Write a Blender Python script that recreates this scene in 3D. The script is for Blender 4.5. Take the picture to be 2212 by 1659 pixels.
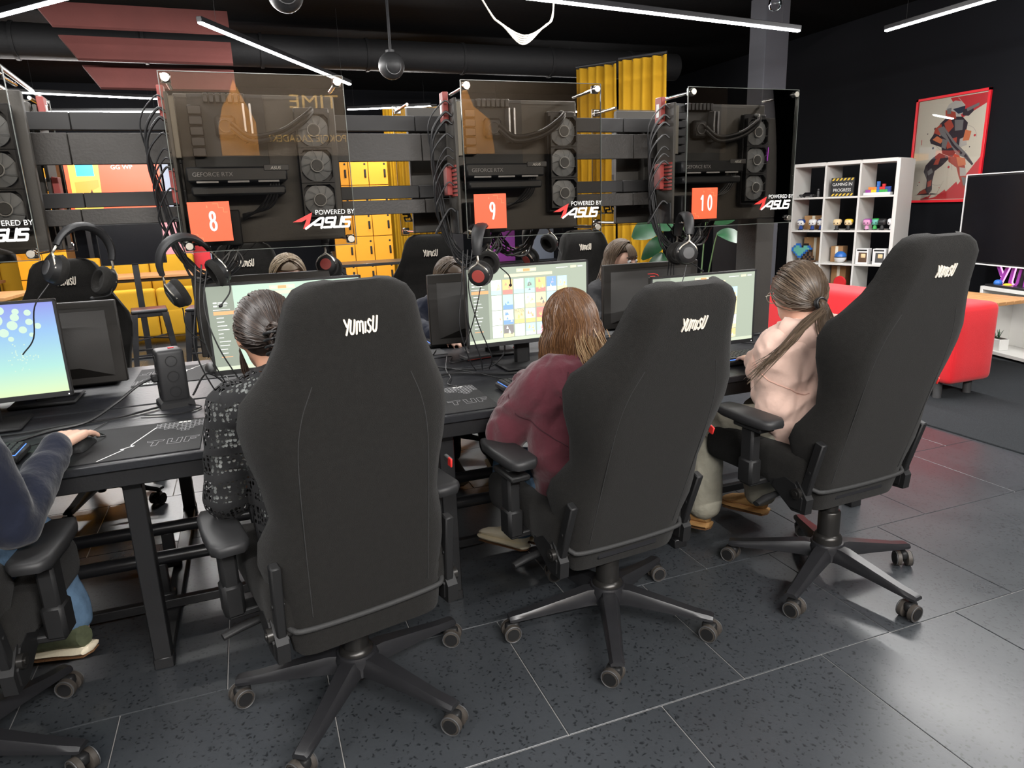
import bpy, bmesh, math, random
from mathutils import Vector, Matrix, Euler, Quaternion
R = math.radians
for o in list(bpy.data.objects): bpy.data.objects.remove(o)
SC = bpy.context.scene
COL = SC.collection
rnd = random.Random(7)

# ---------------------------------------------------------------- camera
FPX, YAW, PIT, ROL, HC = 1494.06, .3563, .2496, .0357, 1.434
cd = bpy.data.cameras.new('camera'); cam = bpy.data.objects.new('camera', cd); COL.objects.link(cam)
cd.sensor_fit = 'HORIZONTAL'; cd.sensor_width = 36.0; cd.lens = FPX * 36.0 / 2212; cd.clip_start = .05; cd.clip_end = 60
_F = Vector((math.sin(YAW)*math.cos(PIT), math.cos(YAW)*math.cos(PIT), -math.sin(PIT)))
_X = Vector((math.cos(YAW), -math.sin(YAW), 0)); _D = _F.cross(_X)
_r = _X*math.cos(ROL) + _D*math.sin(ROL); _d = -_X*math.sin(ROL) + _D*math.cos(ROL)
_m = Matrix((( _r.x, -_d.x, -_F.x), (_r.y, -_d.y, -_F.y), (_r.z, -_d.z, -_F.z)))
cam.matrix_world = Matrix.Translation((0, 0, HC)) @ _m.to_4x4()
SC.camera = cam

# ---------------------------------------------------------------- world, exposure
w = bpy.data.worlds.new('world'); SC.world = w; w.use_nodes = True
w.node_tree.nodes['Background'].inputs[0].default_value = (.75, .85, 1, 1)
w.node_tree.nodes['Background'].inputs[1].default_value = .012
SC.view_settings.view_transform = 'Standard'; SC.view_settings.look = 'None'
SC.view_settings.exposure = 0.62; SC.view_settings.gamma = 1.0; SC.view_settings.use_curve_mapping = False
LED_POWER = 30.0        # watts per metre of LED bar
LED_TINT = (1.0, .98, .955)

# ---------------------------------------------------------------- materials
MATS = {}
def newmat(n):
    m = bpy.data.materials.new(n); m.use_nodes = True; MATS[n] = m
    nt = m.node_tree; b = nt.nodes['Principled BSDF']; return m, nt, b
def pm(n, col, rough=.5, metal=0, bump=0, bscale=200, var=0, vscale=8, spec=.5, emis=None, es=0, sheen=0):
    m, nt, b = newmat(n)
    b.inputs['Base Color'].default_value = (*col, 1); b.inputs['Roughness'].default_value = rough
    b.inputs['Metallic'].default_value = metal; b.inputs['Specular IOR Level'].default_value = spec
    if sheen:
        b.inputs['Sheen Weight'].default_value = sheen; b.inputs['Sheen Roughness'].default_value = .5
    if emis:
        b.inputs['Emission Color'].default_value = (*emis, 1); b.inputs['Emission Strength'].default_value = es
    if bump or var:
        tc = nt.nodes.new('ShaderNodeTexCoord')
    if var:
        nz = nt.nodes.new('ShaderNodeTexNoise'); nz.inputs['Scale'].default_value = vscale; nz.inputs['Detail'].default_value = 4
        nt.links.new(tc.outputs['Object'], nz.inputs['Vector'])
        mx = nt.nodes.new('ShaderNodeMix'); mx.data_type = 'RGBA'
        mx.inputs[6].default_value = (*[max(0, c*(1-var)) for c in col], 1); mx.inputs[7].default_value = (*[min(1, c*(1+var)) for c in col], 1)
        nt.links.new(nz.outputs['Fac'], mx.inputs[0]); nt.links.new(mx.outputs[2], b.inputs['Base Color'])
    if bump:
        n2 = nt.nodes.new('ShaderNodeTexNoise'); n2.inputs['Scale'].default_value = bscale; n2.inputs['Detail'].default_value = 3
        nt.links.new(tc.outputs['Object'], n2.inputs['Vector'])
        bp = nt.nodes.new('ShaderNodeBump'); bp.inputs['Strength'].default_value = bump; bp.inputs['Distance'].default_value = .01
        nt.links.new(n2.outputs['Fac'], bp.inputs['Height']); nt.links.new(bp.outputs[0], b.inputs['Normal'])
    return m
def em(n, col, s=1.0):
    m, nt, b = newmat(n); b.inputs['Base Color'].default_value = (*[c*.1 for c in col], 1); b.inputs['Roughness'].default_value = .35
    b.inputs['Emission Color'].default_value = (*col, 1); b.inputs['Emission Strength'].default_value = s; return m
def M(n): return MATS[n]
def srgb(r, g, b):
    f = lambda c: (c/255/12.92) if c/255 <= .04045 else ((c/255+.055)/1.055)**2.4
    return (f(r), f(g), f(b))

pm('fabric_black', (.0145, .0138, .0128), .9, bump=.35, bscale=420, var=.25, vscale=60, sheen=.06, spec=.15)
pm('piping_black', (.03, .03, .03), .7, bump=.2, bscale=300)
pm('plastic_black', (.014, .014, .0145), .5, bump=.05, bscale=500, spec=.3)
pm('monitor_back', (.02, .0175, .015), .55, bump=.05, bscale=300)
pm('plastic_soft', (.02, .02, .021), .5, spec=.4)
pm('plastic_grey', (.07, .07, .072), .5)
pm('metal_black', (.018, .018, .02), .32, var=.15, vscale=20)
pm('metal_frame', (.015, .015, .016), .38, bump=.04, bscale=120)
pm('metal_gas', (.04, .038, .036), .3, .6)
pm('wheel_brown', (.055, .047, .04), .55, var=.3, vscale=50)
pm('chrome', (.75, .75, .76), .12, 1)
pm('brushed', (.62, .58, .5), .35, 1)
pm('logo_white', (.9, .82, .70), .6)
pm('white_print', (.82, .82, .8), .5)
pm('grey_print', (.35, .35, .36), .6)
pm('red_print', srgb(222, 52, 48), .45)
pm('card_orange', srgb(232, 88, 48), .5)
pm('card_line', srgb(240, 130, 84), .5)
pm('desk_top', (.018, .019, .022), .42, bump=.12, bscale=60, var=.25, vscale=6, spec=.35)
pm('mat_black', (.014, .014, .015), .75, bump=.15, bscale=600)
pm('glass_rim', (.10, .11, .10), .25)
pm('rail_board', (.034, .0305, .027), .55, bump=.1, bscale=120, var=.2, vscale=9)
pm('rail_back', (.022, .021, .021), .6)
pm('wall_black', (.0038, .0043, .0062), .75, bump=.05, bscale=90, spec=.15)
pm('ceiling_black', (.0045, .0045, .005), .9, bump=.3, bscale=30, var=.3, vscale=4, spec=.1)
pm('pillar_grey', (.075, .077, .09), .8, bump=.05, bscale=80)
pm('grout', (.30, .29, .28), .9)
pm('carpet', (.05, .055, .06), .98, bump=1.0, bscale=420, var=.45, vscale=220, spec=.1)
pm('skin', srgb(214, 160, 132), .5, var=.08, vscale=30)
pm('skin_light', srgb(222, 178, 156), .5, var=.06, vscale=30)
pm('lip', srgb(180, 100, 95), .45)
pm('eye_white', (.8, .8, .8), .2); pm('iris', (.06, .04, .03), .15)
pm('hair_dark', (.022, .014, .011), .42, spec=.5); pm('hair_dark2', (.045, .028, .02), .4, spec=.5)
pm('hair_gold', (.135, .062, .024), .4); pm('hair_gold2', (.085, .038, .016), .42); pm('hair_gold3', (.33, .21, .11), .45)
pm('hair_ash', (.085, .058, .038), .42); pm('hair_ash2', (.15, .105, .07), .42)
pm('hair_blond', (.42, .33, .22), .5); pm('hair_blond2', (.24, .18, .12), .5)
pm('seam_maroon', srgb(60, 26, 34), .95); pm('seam_pink', srgb(222, 178, 162), .95)
pm('maroon', srgb(86, 42, 50), .92, bump=.5, bscale=28, var=.18, vscale=14, sheen=.3, spec=.15)
pm('pink', srgb(242, 206, 190), .92, bump=.4, bscale=24, var=.08, vscale=10, sheen=.25, spec=.15)
pm('navy', srgb(24, 28, 42), .9, bump=.5, bscale=26, var=.2, vscale=20, sheen=.2, spec=.15)
pm('black_cloth', (.012, .012, .014), .85, bump=.5, bscale=24)
pm('white_shirt', (.38, .40, .39), .8)
pm('jeans_blue', srgb(104, 132, 160), .9, bump=.4, bscale=45, var=.3, vscale=26, spec=.15)
pm('jeans_pale', srgb(176, 172, 156), .9, bump=.4, bscale=40, var=.2, vscale=22, spec=.15)
pm('shoe_cream', srgb(244, 232, 204), .7, bump=.2, bscale=90); pm('shoe_sole', srgb(190, 172, 134), .8)
pm('shoe_tan', srgb(190, 146, 92), .75, bump=.3, bscale=80); pm('shoe_black', (.016, .017, .016), .8); pm('gum', srgb(120, 84, 52), .8, bump=.5, bscale=200)
pm('shoe_green', srgb(86, 92, 68), .85, var=.4, vscale=60)
pm('red_fabric', srgb(226, 40, 48), .85, bump=.25, bscale=320, sheen=.2, spec=.2)
pm('yellow_fabric', srgb(208, 158, 42), .8, bump=.15, bscale=120, spec=.2)
pm('curtain_yellow', srgb(168, 128, 24), .85, bump=.2, bscale=150, var=.1, vscale=6, spec=.2)
pm('locker', srgb(246, 166, 28), .45, spec=.4)
pm('locker_gap', (.1, .05, .01), .7)
pm('wood', srgb(196, 146, 96), .5, var=.25, vscale=5)
pm('shelf_white', (.72, .71, .68), .5)
pm('box_card', srgb(160, 122, 82), .85, var=.12, vscale=10)
pm('tv_black', (.006, .006, .008), .18)
pm('tv_edge', (.78, .79, .8), .4)
pm('leaf', (.014, .075, .028), .32, var=.35, vscale=30); pm('stem', (.09, .17, .06), .6)
pm('pot_white', (.75, .75, .73), .6); pm('soil', (.03, .02, .015), .95)
pm('cable', (.012, .012, .013), .45); pm('cable_white', (.55, .52, .44), .5)
pm('board_dark', (.018, .019, .02), .6); pm('heatsink', (.028, .028, .03), .4, .5)
pm('chassis', (.05, .045, .038), .55, bump=.05, bscale=150)
pm('chassis_red', srgb(150, 62, 56), .5)
pm('io_shield', (.12, .11, .09), .45, .6)
pm('fan_frame', (.012, .012, .013), .5); pm('fan_blade', (.17, .18, .19), .45); pm('fan_hub', (.05, .05, .05), .5); pm('fan_ring', (.38, .38, .37), .4)
pm('ram', (.42, .43, .45), .3, .8); pm('gpu', (.016, .017, .019), .45)
pm('poster_cream', srgb(226, 219, 200), .7); pm('poster_red', srgb(214, 56, 62), .6); pm('frame_red', srgb(220, 30, 44), .4)
pm('p_dark', srgb(54, 44, 54), .7); pm('p_grey', srgb(128, 126, 126), .7); pm('p_light', srgb(196, 192, 184), .7); pm('p_rust', srgb(186, 78, 60), .7); pm('p_blue', srgb(34, 44, 66), .5); pm('p_orange', srgb(224, 128, 84), .7)
pm('brown_panel', srgb(80, 37, 33), .8, bump=.3, bscale=12, var=.25, vscale=3)  # base colour carries the red glow falling on the ceiling baffles
pm('duct', (.008, .008, .009), .7, 0, bump=.2, bscale=40); pm('pipe_dark', (.035, .028, .026), .5)
pm('banner_dark', srgb(100, 84, 66), .6); pm('banner_gold', srgb(226, 184, 110), .5); pm('banner_tan', srgb(214, 150, 78), .6)
pm('toy_red', srgb(206, 34, 40), .4); pm('toy_blue', srgb(46, 108, 190), .4); pm('toy_yellow', srgb(240, 200, 40), .4); pm('toy_green', srgb(52, 164, 74), .4); pm('toy_orange', srgb(238, 130, 40), .4); pm('toy_purple', srgb(150, 60, 150), .4); pm('toy_teal', srgb(100, 176, 160), .5); pm('toy_white', (.8, .8, .8), .4); pm('toy_black', (.015, .015, .016), .4); pm('toy_skin', srgb(232, 206, 160), .5); pm('toy_pink', srgb(214, 150, 190), .5); pm('toy_brown', srgb(92, 68, 50), .6); pm('toy_dkblue', srgb(34, 66, 140), .45)
pm('sign_stripe', srgb(226, 190, 60), .5); pm('neon_purple', srgb(150, 60, 160), .5)
pm('pale_panel', (.35, .4, .5), .6); pm('pink_panel', srgb(214, 150, 160), .7); pm('screen_wall', srgb(60, 20, 20), .5)
em('led', (.95, .97, 1), 14); em('led_far', (.9, .95, 1), 9)
em('neon_pink', srgb(255, 150, 240), 1.6); em('rgb_purple', srgb(220, 60, 255), 3.0); em('rgb_blue', srgb(90, 110, 255), 2.2); em('key_blue', srgb(80, 130, 255), 1.6)
em('screen_red', srgb(255, 84, 46), 1.5); em('screen_orange', srgb(255, 150, 60), 1.4); em('screen_cyan', srgb(60, 190, 230), 1.3); em('screen_grey', srgb(150, 160, 170), .8); em('screen_white', (1, 1, 1), 1.4); em('screen_brown', srgb(120, 70, 40), .8); em('screen_yellow', srgb(255, 190, 80), 1.3)
em('ui_bg', srgb(176, 186, 168), .78); em('ui_side', srgb(150, 158, 144), .78); em('ui_white', (1, 1, .97), .95); em('ui_orange', srgb(255, 170, 120), .95); em('ui_cream', srgb(236, 226, 190), .9); em('ui_bar', srgb(206, 214, 190), .85); em('ui_mint', srgb(190, 214, 196), .85); em('ui_green', srgb(170, 196, 170), .85)
UIC = {'w': (255, 255, 252), 'b': (60, 110, 220), 'c': (140, 210, 245), 'o': (245, 160, 70), 'r': (222, 78, 66), 'y': (255, 226, 120), 'g': (110, 180, 140), 'k': (70, 64, 60), 'p': (226, 150, 190), 'n': (190, 120, 70)}
for k, v in UIC.items(): em('ui_'+k, srgb(*[c_+(255-c_)*.35 for c_ in v]), 1.1)

# floor tile: dark agglomerate with darker chips and a worn sheen
m, nt, b = newmat('tile')
tc = nt.nodes.new('ShaderNodeTexCoord'); oi = nt.nodes.new('ShaderNodeNewGeometry')
vo = nt.nodes.new('ShaderNodeTexVoronoi'); vo.inputs['Scale'].default_value = 62
no = nt.nodes.new('ShaderNodeTexNoise'); no.inputs['Scale'].default_value = 34; no.inputs['Detail'].default_value = 3
nt.links.new(oi.outputs['Position'], no.inputs['Vector']); 
mxv = nt.nodes.new('ShaderNodeMix'); mxv.data_type = 'VECTOR'; mxv.inputs[0].default_value = .04
nt.links.new(oi.outputs['Position'], mxv.inputs[4]); nt.links.new(no.outputs['Color'], mxv.inputs[5]); nt.links.new(mxv.outputs[1], vo.inputs['Vector'])
rp = nt.nodes.new('ShaderNodeValToRGB'); rp.color_ramp.elements[0].position = .16; rp.color_ramp.elements[0].color = (.0165, .0185, .021, 1); rp.color_ramp.elements[1].position = .34; rp.color_ramp.elements[1].color = (.044, .0485, .054, 1)
nt.links.new(vo.outputs['Distance'], rp.inputs['Fac'])
n2 = nt.nodes.new('ShaderNodeTexNoise'); n2.inputs['Scale'].default_value = 2.2; n2.inputs['Detail'].default_value = 5
nt.links.new(oi.outputs['Position'], n2.inputs['Vector'])
mx = nt.nodes.new('ShaderNodeMix'); mx.data_type = 'RGBA'; mx.blend_type = 'MULTIPLY'; mx.inputs[0].default_value = .6
r2 = nt.nodes.new('ShaderNodeValToRGB'); r2.color_ramp.elements[0].color = (.6, .6, .6, 1); r2.color_ramp.elements[1].color = (1.25, 1.25, 1.25, 1)
nt.links.new(n2.outputs['Fac'], r2.inputs['Fac']); nt.links.new(rp.outputs[0], mx.inputs[6]); nt.links.new(r2.outputs[0], mx.inputs[7]); nt.links.new(mx.outputs[2], b.inputs['Base Color'])
r3 = nt.nodes.new('ShaderNodeMapRange'); r3.inputs[1].default_value = .3; r3.inputs[2].default_value = .75; r3.inputs[3].default_value = .27; r3.inputs[4].default_value = .37
nt.links.new(n2.outputs['Fac'], r3.inputs[0]); nt.links.new(r3.outputs[0], b.inputs['Roughness'])
bp = nt.nodes.new('ShaderNodeBump'); bp.inputs['Strength'].default_value = .05; bp.inputs['Distance'].default_value = .003
nt.links.new(vo.outputs['Distance'], bp.inputs['Height']); nt.links.new(bp.outputs[0], b.inputs['Normal']); b.inputs['Specular IOR Level'].default_value = .5

# smoked tempered glass: clear pass-through plus a mirror coat by Fresnel
def glassmat(n, tint, ior=1.5):
    m = bpy.data.materials.new(n); m.use_nodes = True; MATS[n] = m; nt = m.node_tree; nt.nodes.clear()
    out = nt.nodes.new('ShaderNodeOutputMaterial'); mix = nt.nodes.new('ShaderNodeMixShader')
    tr = nt.nodes.new('ShaderNodeBsdfTransparent'); tr.inputs[0].default_value = (*tint, 1)
    gl = nt.nodes.new('ShaderNodeBsdfGlossy'); gl.inputs['Roughness'].default_value = .0
    fr = nt.nodes.new('ShaderNodeFresnel'); fr.inputs[0].default_value = ior
    nt.links.new(fr.outputs[0], mix.inputs[0]); nt.links.new(tr.outputs[0], mix.inputs[1]); nt.links.new(gl.outputs[0], mix.inputs[2]); nt.links.new(mix.outputs[0], out.inputs[0])
glassmat('glass_smoke', (.80, .78, .75), 1.52); glassmat('glass_clear', (.985, .985, .985), 1.4)

# open crochet knit: holes by a cell pattern with bands
m = bpy.data.materials.new('crochet'); m.use_nodes = True; MATS['crochet'] = m; nt = m.node_tree; b = nt.nodes['Principled BSDF']
b.inputs['Base Color'].default_value = (.012, .012, .013, 1); b.inputs['Roughness'].default_value = .9
tc = nt.nodes.new('ShaderNodeTexCoord'); vo = nt.nodes.new('ShaderNodeTexVoronoi'); vo.inputs['Scale'].default_value = 92; vo.inputs['Randomness'].default_value = .45
mp = nt.nodes.new('ShaderNodeMapping'); mp.inputs['Scale'].default_value = (1, 1, .75); nt.links.new(tc.outputs['Object'], mp.inputs['Vector']); nt.links.new(mp.outputs[0], vo.inputs['Vector'])
wv = nt.nodes.new('ShaderNodeTexWave'); wv.wave_type = 'BANDS'; wv.bands_direction = 'Z'; wv.inputs['Scale'].default_value = 4.2; wv.inputs['Distortion'].default_value = 1.2; nt.links.new(tc.outputs['Object'], wv.inputs['Vector'])
lt = nt.nodes.new('ShaderNodeMath'); lt.operation = 'LESS_THAN'; lt.inputs[1].default_value = .44; nt.links.new(vo.outputs['Distance'], lt.inputs[0])
gt = nt.nodes.new('ShaderNodeMath'); gt.operation = 'GREATER_THAN'; gt.inputs[1].default_value = .16; nt.links.new(wv.outputs['Fac'], gt.inputs[0])
mu = nt.nodes.new('ShaderNodeMath'); mu.operation = 'MULTIPLY'; nt.links.new(lt.outputs[0], mu.inputs[0]); nt.links.new(gt.outputs[0], mu.inputs[1])
iv = nt.nodes.new('ShaderNodeMath'); iv.operation = 'SUBTRACT'; iv.inputs[0].default_value = 1; nt.links.new(mu.outputs[0], iv.inputs[1]); nt.links.new(iv.outputs[0], b.inputs['Alpha'])

# wallpaper of the leftmost monitor: a printed-on-screen vertical gradient
m = bpy.data.materials.new('wallpaper'); m.use_nodes = True; MATS['wallpaper'] = m; nt = m.node_tree; b = nt.nodes['Principled BSDF']; b.inputs['Base Color'].default_value = (.02, .02, .02, 1); b.inputs['Roughness'].default_value = .35
tc = nt.nodes.new('ShaderNodeTexCoord'); sp = nt.nodes.new('ShaderNodeSeparateXYZ'); rp = nt.nodes.new('ShaderNodeValToRGB'); nt.links.new(tc.outputs['Generated'], sp.inputs[0]); nt.links.new(sp.outputs[2], rp.inputs[0])
e = rp.color_ramp.elements; e[0].color = (*srgb(206, 226, 176), 1); e[1].color = (*srgb(132, 140, 212), 1); x = e.new(.3); x.color = (*srgb(166, 214, 204), 1); x = e.new(.7); x.color = (*srgb(140, 180, 220), 1)
nt.links.new(rp.outputs[0], b.inputs['Emission Color']); b.inputs['Emission Strength'].default_value = .85
for n_ in ('led', 'led_far', 'rgb_purple', 'rgb_blue', 'key_blue', 'neon_pink'): MATS[n_].cycles.emission_sampling = 'NONE'
for n_ in MATS:
    if n_.startswith('ui_'): MATS[n_].cycles.emission_sampling = 'NONE'
for n_ in ('ui_bg', 'ui_white', 'ui_mint', 'wallpaper'): MATS[n_].cycles.emission_sampling = 'FRONT'
cy = SC.cycles; cy.adaptive_threshold = .03; cy.max_bounces = 6; cy.diffuse_bounces = 3; cy.glossy_bounces = 3; cy.transparent_max_bounces = 12; cy.transmission_bounces = 4; cy.caustics_reflective = False; cy.caustics_refractive = False
# ---------------------------------------------------------------- mesh helpers
def V(*a): return Vector(a)
class MB:
    def __init__(s): s.v = []; s.f = []; s.m = []
    def add(s, vs, fs, mi=0, T=None):
        o = len(s.v)
        s.v += [tuple(T @ Vector(v)) if T is not None else tuple(v) for v in vs]
        s.f += [tuple(i+o for i in f) for f in fs]; s.m += [mi]*len(fs); return s
    def box(s, c, d, b=0, mi=0, T=None):
        x, y, z = [q/2 for q in d]; cx, cy, cz = c
        if b <= 0:
            vs = [(cx+i*x, cy+j*y, cz+k*z) for i in (-1, 1) for j in (-1, 1) for k in (-1, 1)]
            return s.add(vs, [(0,1,3,2), (4,6,7,5), (0,4,5,1), (2,3,7,6), (0,2,6,4), (1,5,7,3)], mi, T)
        b = min(b, x*.98, y*.98, z*.98); vs = []; ix = {}
        for i in (-1, 1):
            for j in (-1, 1):
                for k in (-1, 1):
                    for a, (p, q, r) in enumerate(((0, b, b), (b, 0, b), (b, b, 0))):
                        ix[i, j, k, a] = len(vs); vs.append((cx+i*(x-p), cy+j*(y-q), cz+k*(z-r)))
        fs = []
        def q(l):
            P = [Vector(vs[i]) for i in l]; n = (P[1]-P[0]).cross(P[2]-P[0]); c0 = sum(P, Vector())/len(P) - Vector(c)
            fs.append(tuple(l) if n.dot(c0) > 0 else tuple(reversed(l)))
        for i in (-1, 1):
            q([ix[i,-1,-1,0], ix[i,1,-1,0], ix[i,1,1,0], ix[i,-1,1,0]]); q([ix[-1,i,-1,1], ix[1,i,-1,1], ix[1,i,1,1], ix[-1,i,1,1]]); q([ix[-1,-1,i,2], ix[1,-1,i,2], ix[1,1,i,2], ix[-1,1,i,2]])
            for j in (-1, 1):
                q([ix[i,j,-1,0], ix[i,j,1,0], ix[i,j,1,1], ix[i,j,-1,1]]); q([ix[i,-1,j,0], ix[i,1,j,0], ix[i,1,j,2], ix[i,-1,j,2]]); q([ix[-1,i,j,1], ix[1,i,j,1], ix[1,i,j,2], ix[-1,i,j,2]])
                for k in (-1, 1): q([ix[i,j,k,0], ix[i,j,k,1], ix[i,j,k,2]])
        return s.add(vs, fs, mi, T)
    def rbox(s, c, d, r, n=4, mi=0, T=None, fn=None):     # softly rounded box
        h = [q/2 for q in d]; vs = []; fs = []; c = Vector(c)
        def pt(p):
            q = Vector([max(-h[i]+r, min(h[i]-r, p[i]*h[i])) for i in range(3)]); e = Vector([p[i]*h[i] for i in range(3)]) - q
            if e.length > 1e-9: q = q + e.normalized()*r
            if fn: q = Vector(fn(q))
            return c + q
        br = [[-1, -1+.35*r/a if a > 0 else -1, -1+r/a] for a in h]
        for ax in range(3):
            for sg in (-1, 1):
                u, v = [(1, 2), (2, 0), (0, 1)][ax]
                def ticks(a):
                    k = min(r/h[a], 1); t = [-1, -1+k*.15, -1+k*.45, -1+k]; mid = [-1+k+(2-2*k)*i/n for i in range(1, n)]
                    return t + mid + [-x for x in reversed(t)]
                tu, tv = ticks(u), ticks(v); o = len(vs)
                for a in tu:
                    for b in tv:
                        p = [0, 0, 0]; p[ax] = sg; p[u] = a; p[v] = b; vs.append(pt(p))
                L = len(tv)
                for i in range(len(tu)-1):
                    for j in range(L-1):
                        f = (o+i*L+j, o+(i+1)*L+j, o+(i+1)*L+j+1, o+i*L+j+1); fs.append(f if sg > 0 else f[::-1])
        return s.add(vs, fs, mi, T)
    def cyl(s, p0, p1, r0, r1=None, n=16, mi=0, T=None, cap=True):
        return s.tube([p0, p1], [r0, r0 if r1 is None else r1], n, mi, T, cap)
    def tube(s, pts, r, n=8, mi=0, T=None, cap=True, flat=1.0, up=None):
        P = [Vector(p) for p in pts]; N = len(P); rr = r if isinstance(r, (list, tuple)) else [r]*N
        tan = [(P[min(i+1, N-1)]-P[max(i-1, 0)]).normalized() for i in range(N)]
        u = Vector(up) if up else (Vector((0, 0, 1)) if abs(tan[0].z) < .9 else Vector((0, 1, 0)))
        a = (u - tan[0]*u.dot(tan[0])).normalized(); vs = []; fs = []
        for i in range(N):
            a = a - tan[i]*a.dot(tan[i]); a = a.normalized() if a.length > 1e-6 else tan[i].orthogonal().normalized(); b = tan[i].cross(a)
            for k in range(n):
                t = 2*math.pi*k/n; vs.append(P[i] + (a*math.cos(t)*flat + b*math.sin(t))*rr[i])
        for i in range(N-1):
            for k in range(n): fs.append((i*n+k, i*n+(k+1) % n, (i+1)*n+(k+1) % n, (i+1)*n+k))
        if cap: fs += [tuple(range(n-1, -1, -1)), tuple((N-1)*n+k for k in range(n))]
        return s.add(vs, fs, mi, T)
    def lathe(s, prof, n=20, mi=0, T=None, c=(0, 0, 0)):
        vs = []; fs = []; N = len(prof)
        for (r, z) in prof:
            for k in range(n): t = 2*math.pi*k/n; vs.append((c[0]+r*math.cos(t), c[1]+r*math.sin(t), c[2]+z))
        for i in range(N-1):
            for k in range(n): fs.append((i*n+k, i*n+(k+1) % n, (i+1)*n+(k+1) % n, (i+1)*n+k))
        if prof[0][0] > 1e-6: fs.append(tuple(range(n-1, -1, -1)))
        if prof[-1][0] > 1e-6: fs.append(tuple((N-1)*n+k for k in range(n)))
        return s.add(vs, fs, mi, T)
    def loft(s, rings, mi=0, T=None, cap=True):
        n = len(rings[0]); vs = [p for r in rings for p in r]; fs = []
        for i in range(len(rings)-1):
            for k in range(n): fs.append((i*n+k, i*n+(k+1) % n, (i+1)*n+(k+1) % n, (i+1)*n+k))
        if cap: fs += [tuple(range(n-1, -1, -1)), tuple((len(rings)-1)*n+k for k in range(n))]
        return s.add(vs, fs, mi, T)
    def ell(s, c, r, n=16, m=10, mi=0, T=None, rot=None):
        vs = []; fs = []; c = Vector(c); Q = rot if rot is not None else Matrix.Identity(3)
        for i in range(m+1):
            ph = math.pi*i/m
            for k in range(n):
                t = 2*math.pi*k/n; vs.append(c + Q @ Vector((r[0]*math.sin(ph)*math.cos(t), r[1]*math.sin(ph)*math.sin(t), -r[2]*math.cos(ph))))
        for i in range(m):
            for k in range(n): fs.append((i*n+k, i*n+(k+1) % n, (i+1)*n+(k+1) % n, (i+1)*n+k))
        return s.add(vs, fs, mi, T)
    def prism(s, poly, z0, z1, mi=0, T=None):      # polygon in XY extruded in Z
        n = len(poly); A = sum(poly[i][0]*poly[(i+1) % n][1]-poly[(i+1) % n][0]*poly[i][1] for i in range(n))
        if A < 0: poly = list(reversed(poly))
        vs = [(x, y, z0) for x, y in poly] + [(x, y, z1) for x, y in poly]
        fs = [tuple(range(n-1, -1, -1)), tuple(range(n, 2*n))] + [(i, (i+1) % n, n+(i+1) % n, n+i) for i in range(n)]
        return s.add(vs, fs, mi, T)
    def stroke(s, pts, wd, z0, z1, mi=0, T=None, caps=8):
        s._k = getattr(s, '_k', 0)
        for a, b in zip(pts[:-1], pts[1:]):
            s._k += 1; z1 += 1.5e-5
            d = Vector((b[0]-a[0], b[1]-a[1])); L = d.length
            if L < 1e-9: continue
            d /= L; nrm = Vector((-d.y, d.x))*wd/2
            s.prism([(a[0]+nrm.x, a[1]+nrm.y), (a[0]-nrm.x, a[1]-nrm.y), (b[0]-nrm.x, b[1]-nrm.y), (b[0]+nrm.x, b[1]+nrm.y)], z0, z1, mi, T)
        if caps:
            for p in pts:
                z1 += 1.5e-5
                s.prism([(p[0]+wd/2*math.cos(2*math.pi*k/caps), p[1]+wd/2*math.sin(2*math.pi*k/caps)) for k in range(caps)], z0, z1, mi, T)
        return s
    def text(s, t, size, z0, z1, mi=0, T=None, at=(0, 0), align='LEFT', sx=1.0, shear=0.0):
        vs, fs = text_geo(t)
        w = max(v[0] for v in vs) if vs else 0
        ox = {'LEFT': 0, 'CENTER': -w/2, 'RIGHT': -w}[align]
        P = [((v[0]+ox)*size*sx + v[1]*size*shear + at[0], v[1]*size+at[1], z1 if v[2] > .5 else z0) for v in vs]
        return s.add(P, fs, mi, T)
_tc = {}
def text_geo(t):
    if t in _tc: return _tc[t]
    c = bpy.data.curves.new('t', 'FONT'); c.body = t; c.size = 1.0; c.extrude = .5; c.resolution_u = 3
    o = bpy.data.objects.new('t', c); COL.objects.link(o)
    dg = bpy.context.evaluated_depsgraph_get(); me = bpy.data.meshes.new_from_object(o.evaluated_get(dg))
    vs = [(v.co.x, v.co.y, 1 if v.co.z > 0 else 0) for v in me.vertices]; fs = [tuple(p.vertices) for p in me.polygons]
    bpy.data.objects.remove(o); bpy.data.curves.remove(c); bpy.data.meshes.remove(me)
    x0 = min([v[0] for v in vs] or [0]); vs = [(v[0]-x0, v[1], v[2]) for v in vs]
    _tc[t] = (vs, fs); return _tc[t]
def mesh(mb, mats, smooth=40, name='m'):
    me = bpy.data.meshes.new(name); me.from_pydata(mb.v, [], mb.f)
    for x in (mats if isinstance(mats, (list, tuple)) else [mats]): me.materials.append(M(x))
    me.polygons.foreach_set('material_index', mb.m); me.update()
    if smooth:
        me.shade_smooth()
        try: me.set_sharp_from_angle(angle=R(smooth))
        except Exception: pass
    return me
def link(name, me, parent=None, loc=(0, 0, 0), rot=(0, 0, 0)):
    o = bpy.data.objects.new(name, me); COL.objects.link(o); o.parent = parent; o.location = loc; o.rotation_euler = rot; return o
def obj(name, mb, mats, parent=None, loc=(0, 0, 0), rot=(0, 0, 0), smooth=40, kind=None):
    o = link(name, mesh(mb, mats, smooth, name), parent, loc, rot)
    if kind: o['kind'] = kind
    return o
def tag(o, label, cat, group=None):
    o['label'] = label; o['category'] = cat
    if group: o['group'] = group
    return o
def thing(name, label, cat, loc=(0, 0, 0), rz=0, group=None):
    o = bpy.data.objects.new(name, None); COL.objects.link(o); o.empty_display_size = .05; o.location = loc; o.rotation_euler = (0, 0, rz)
    return tag(o, label, cat, group)
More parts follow.
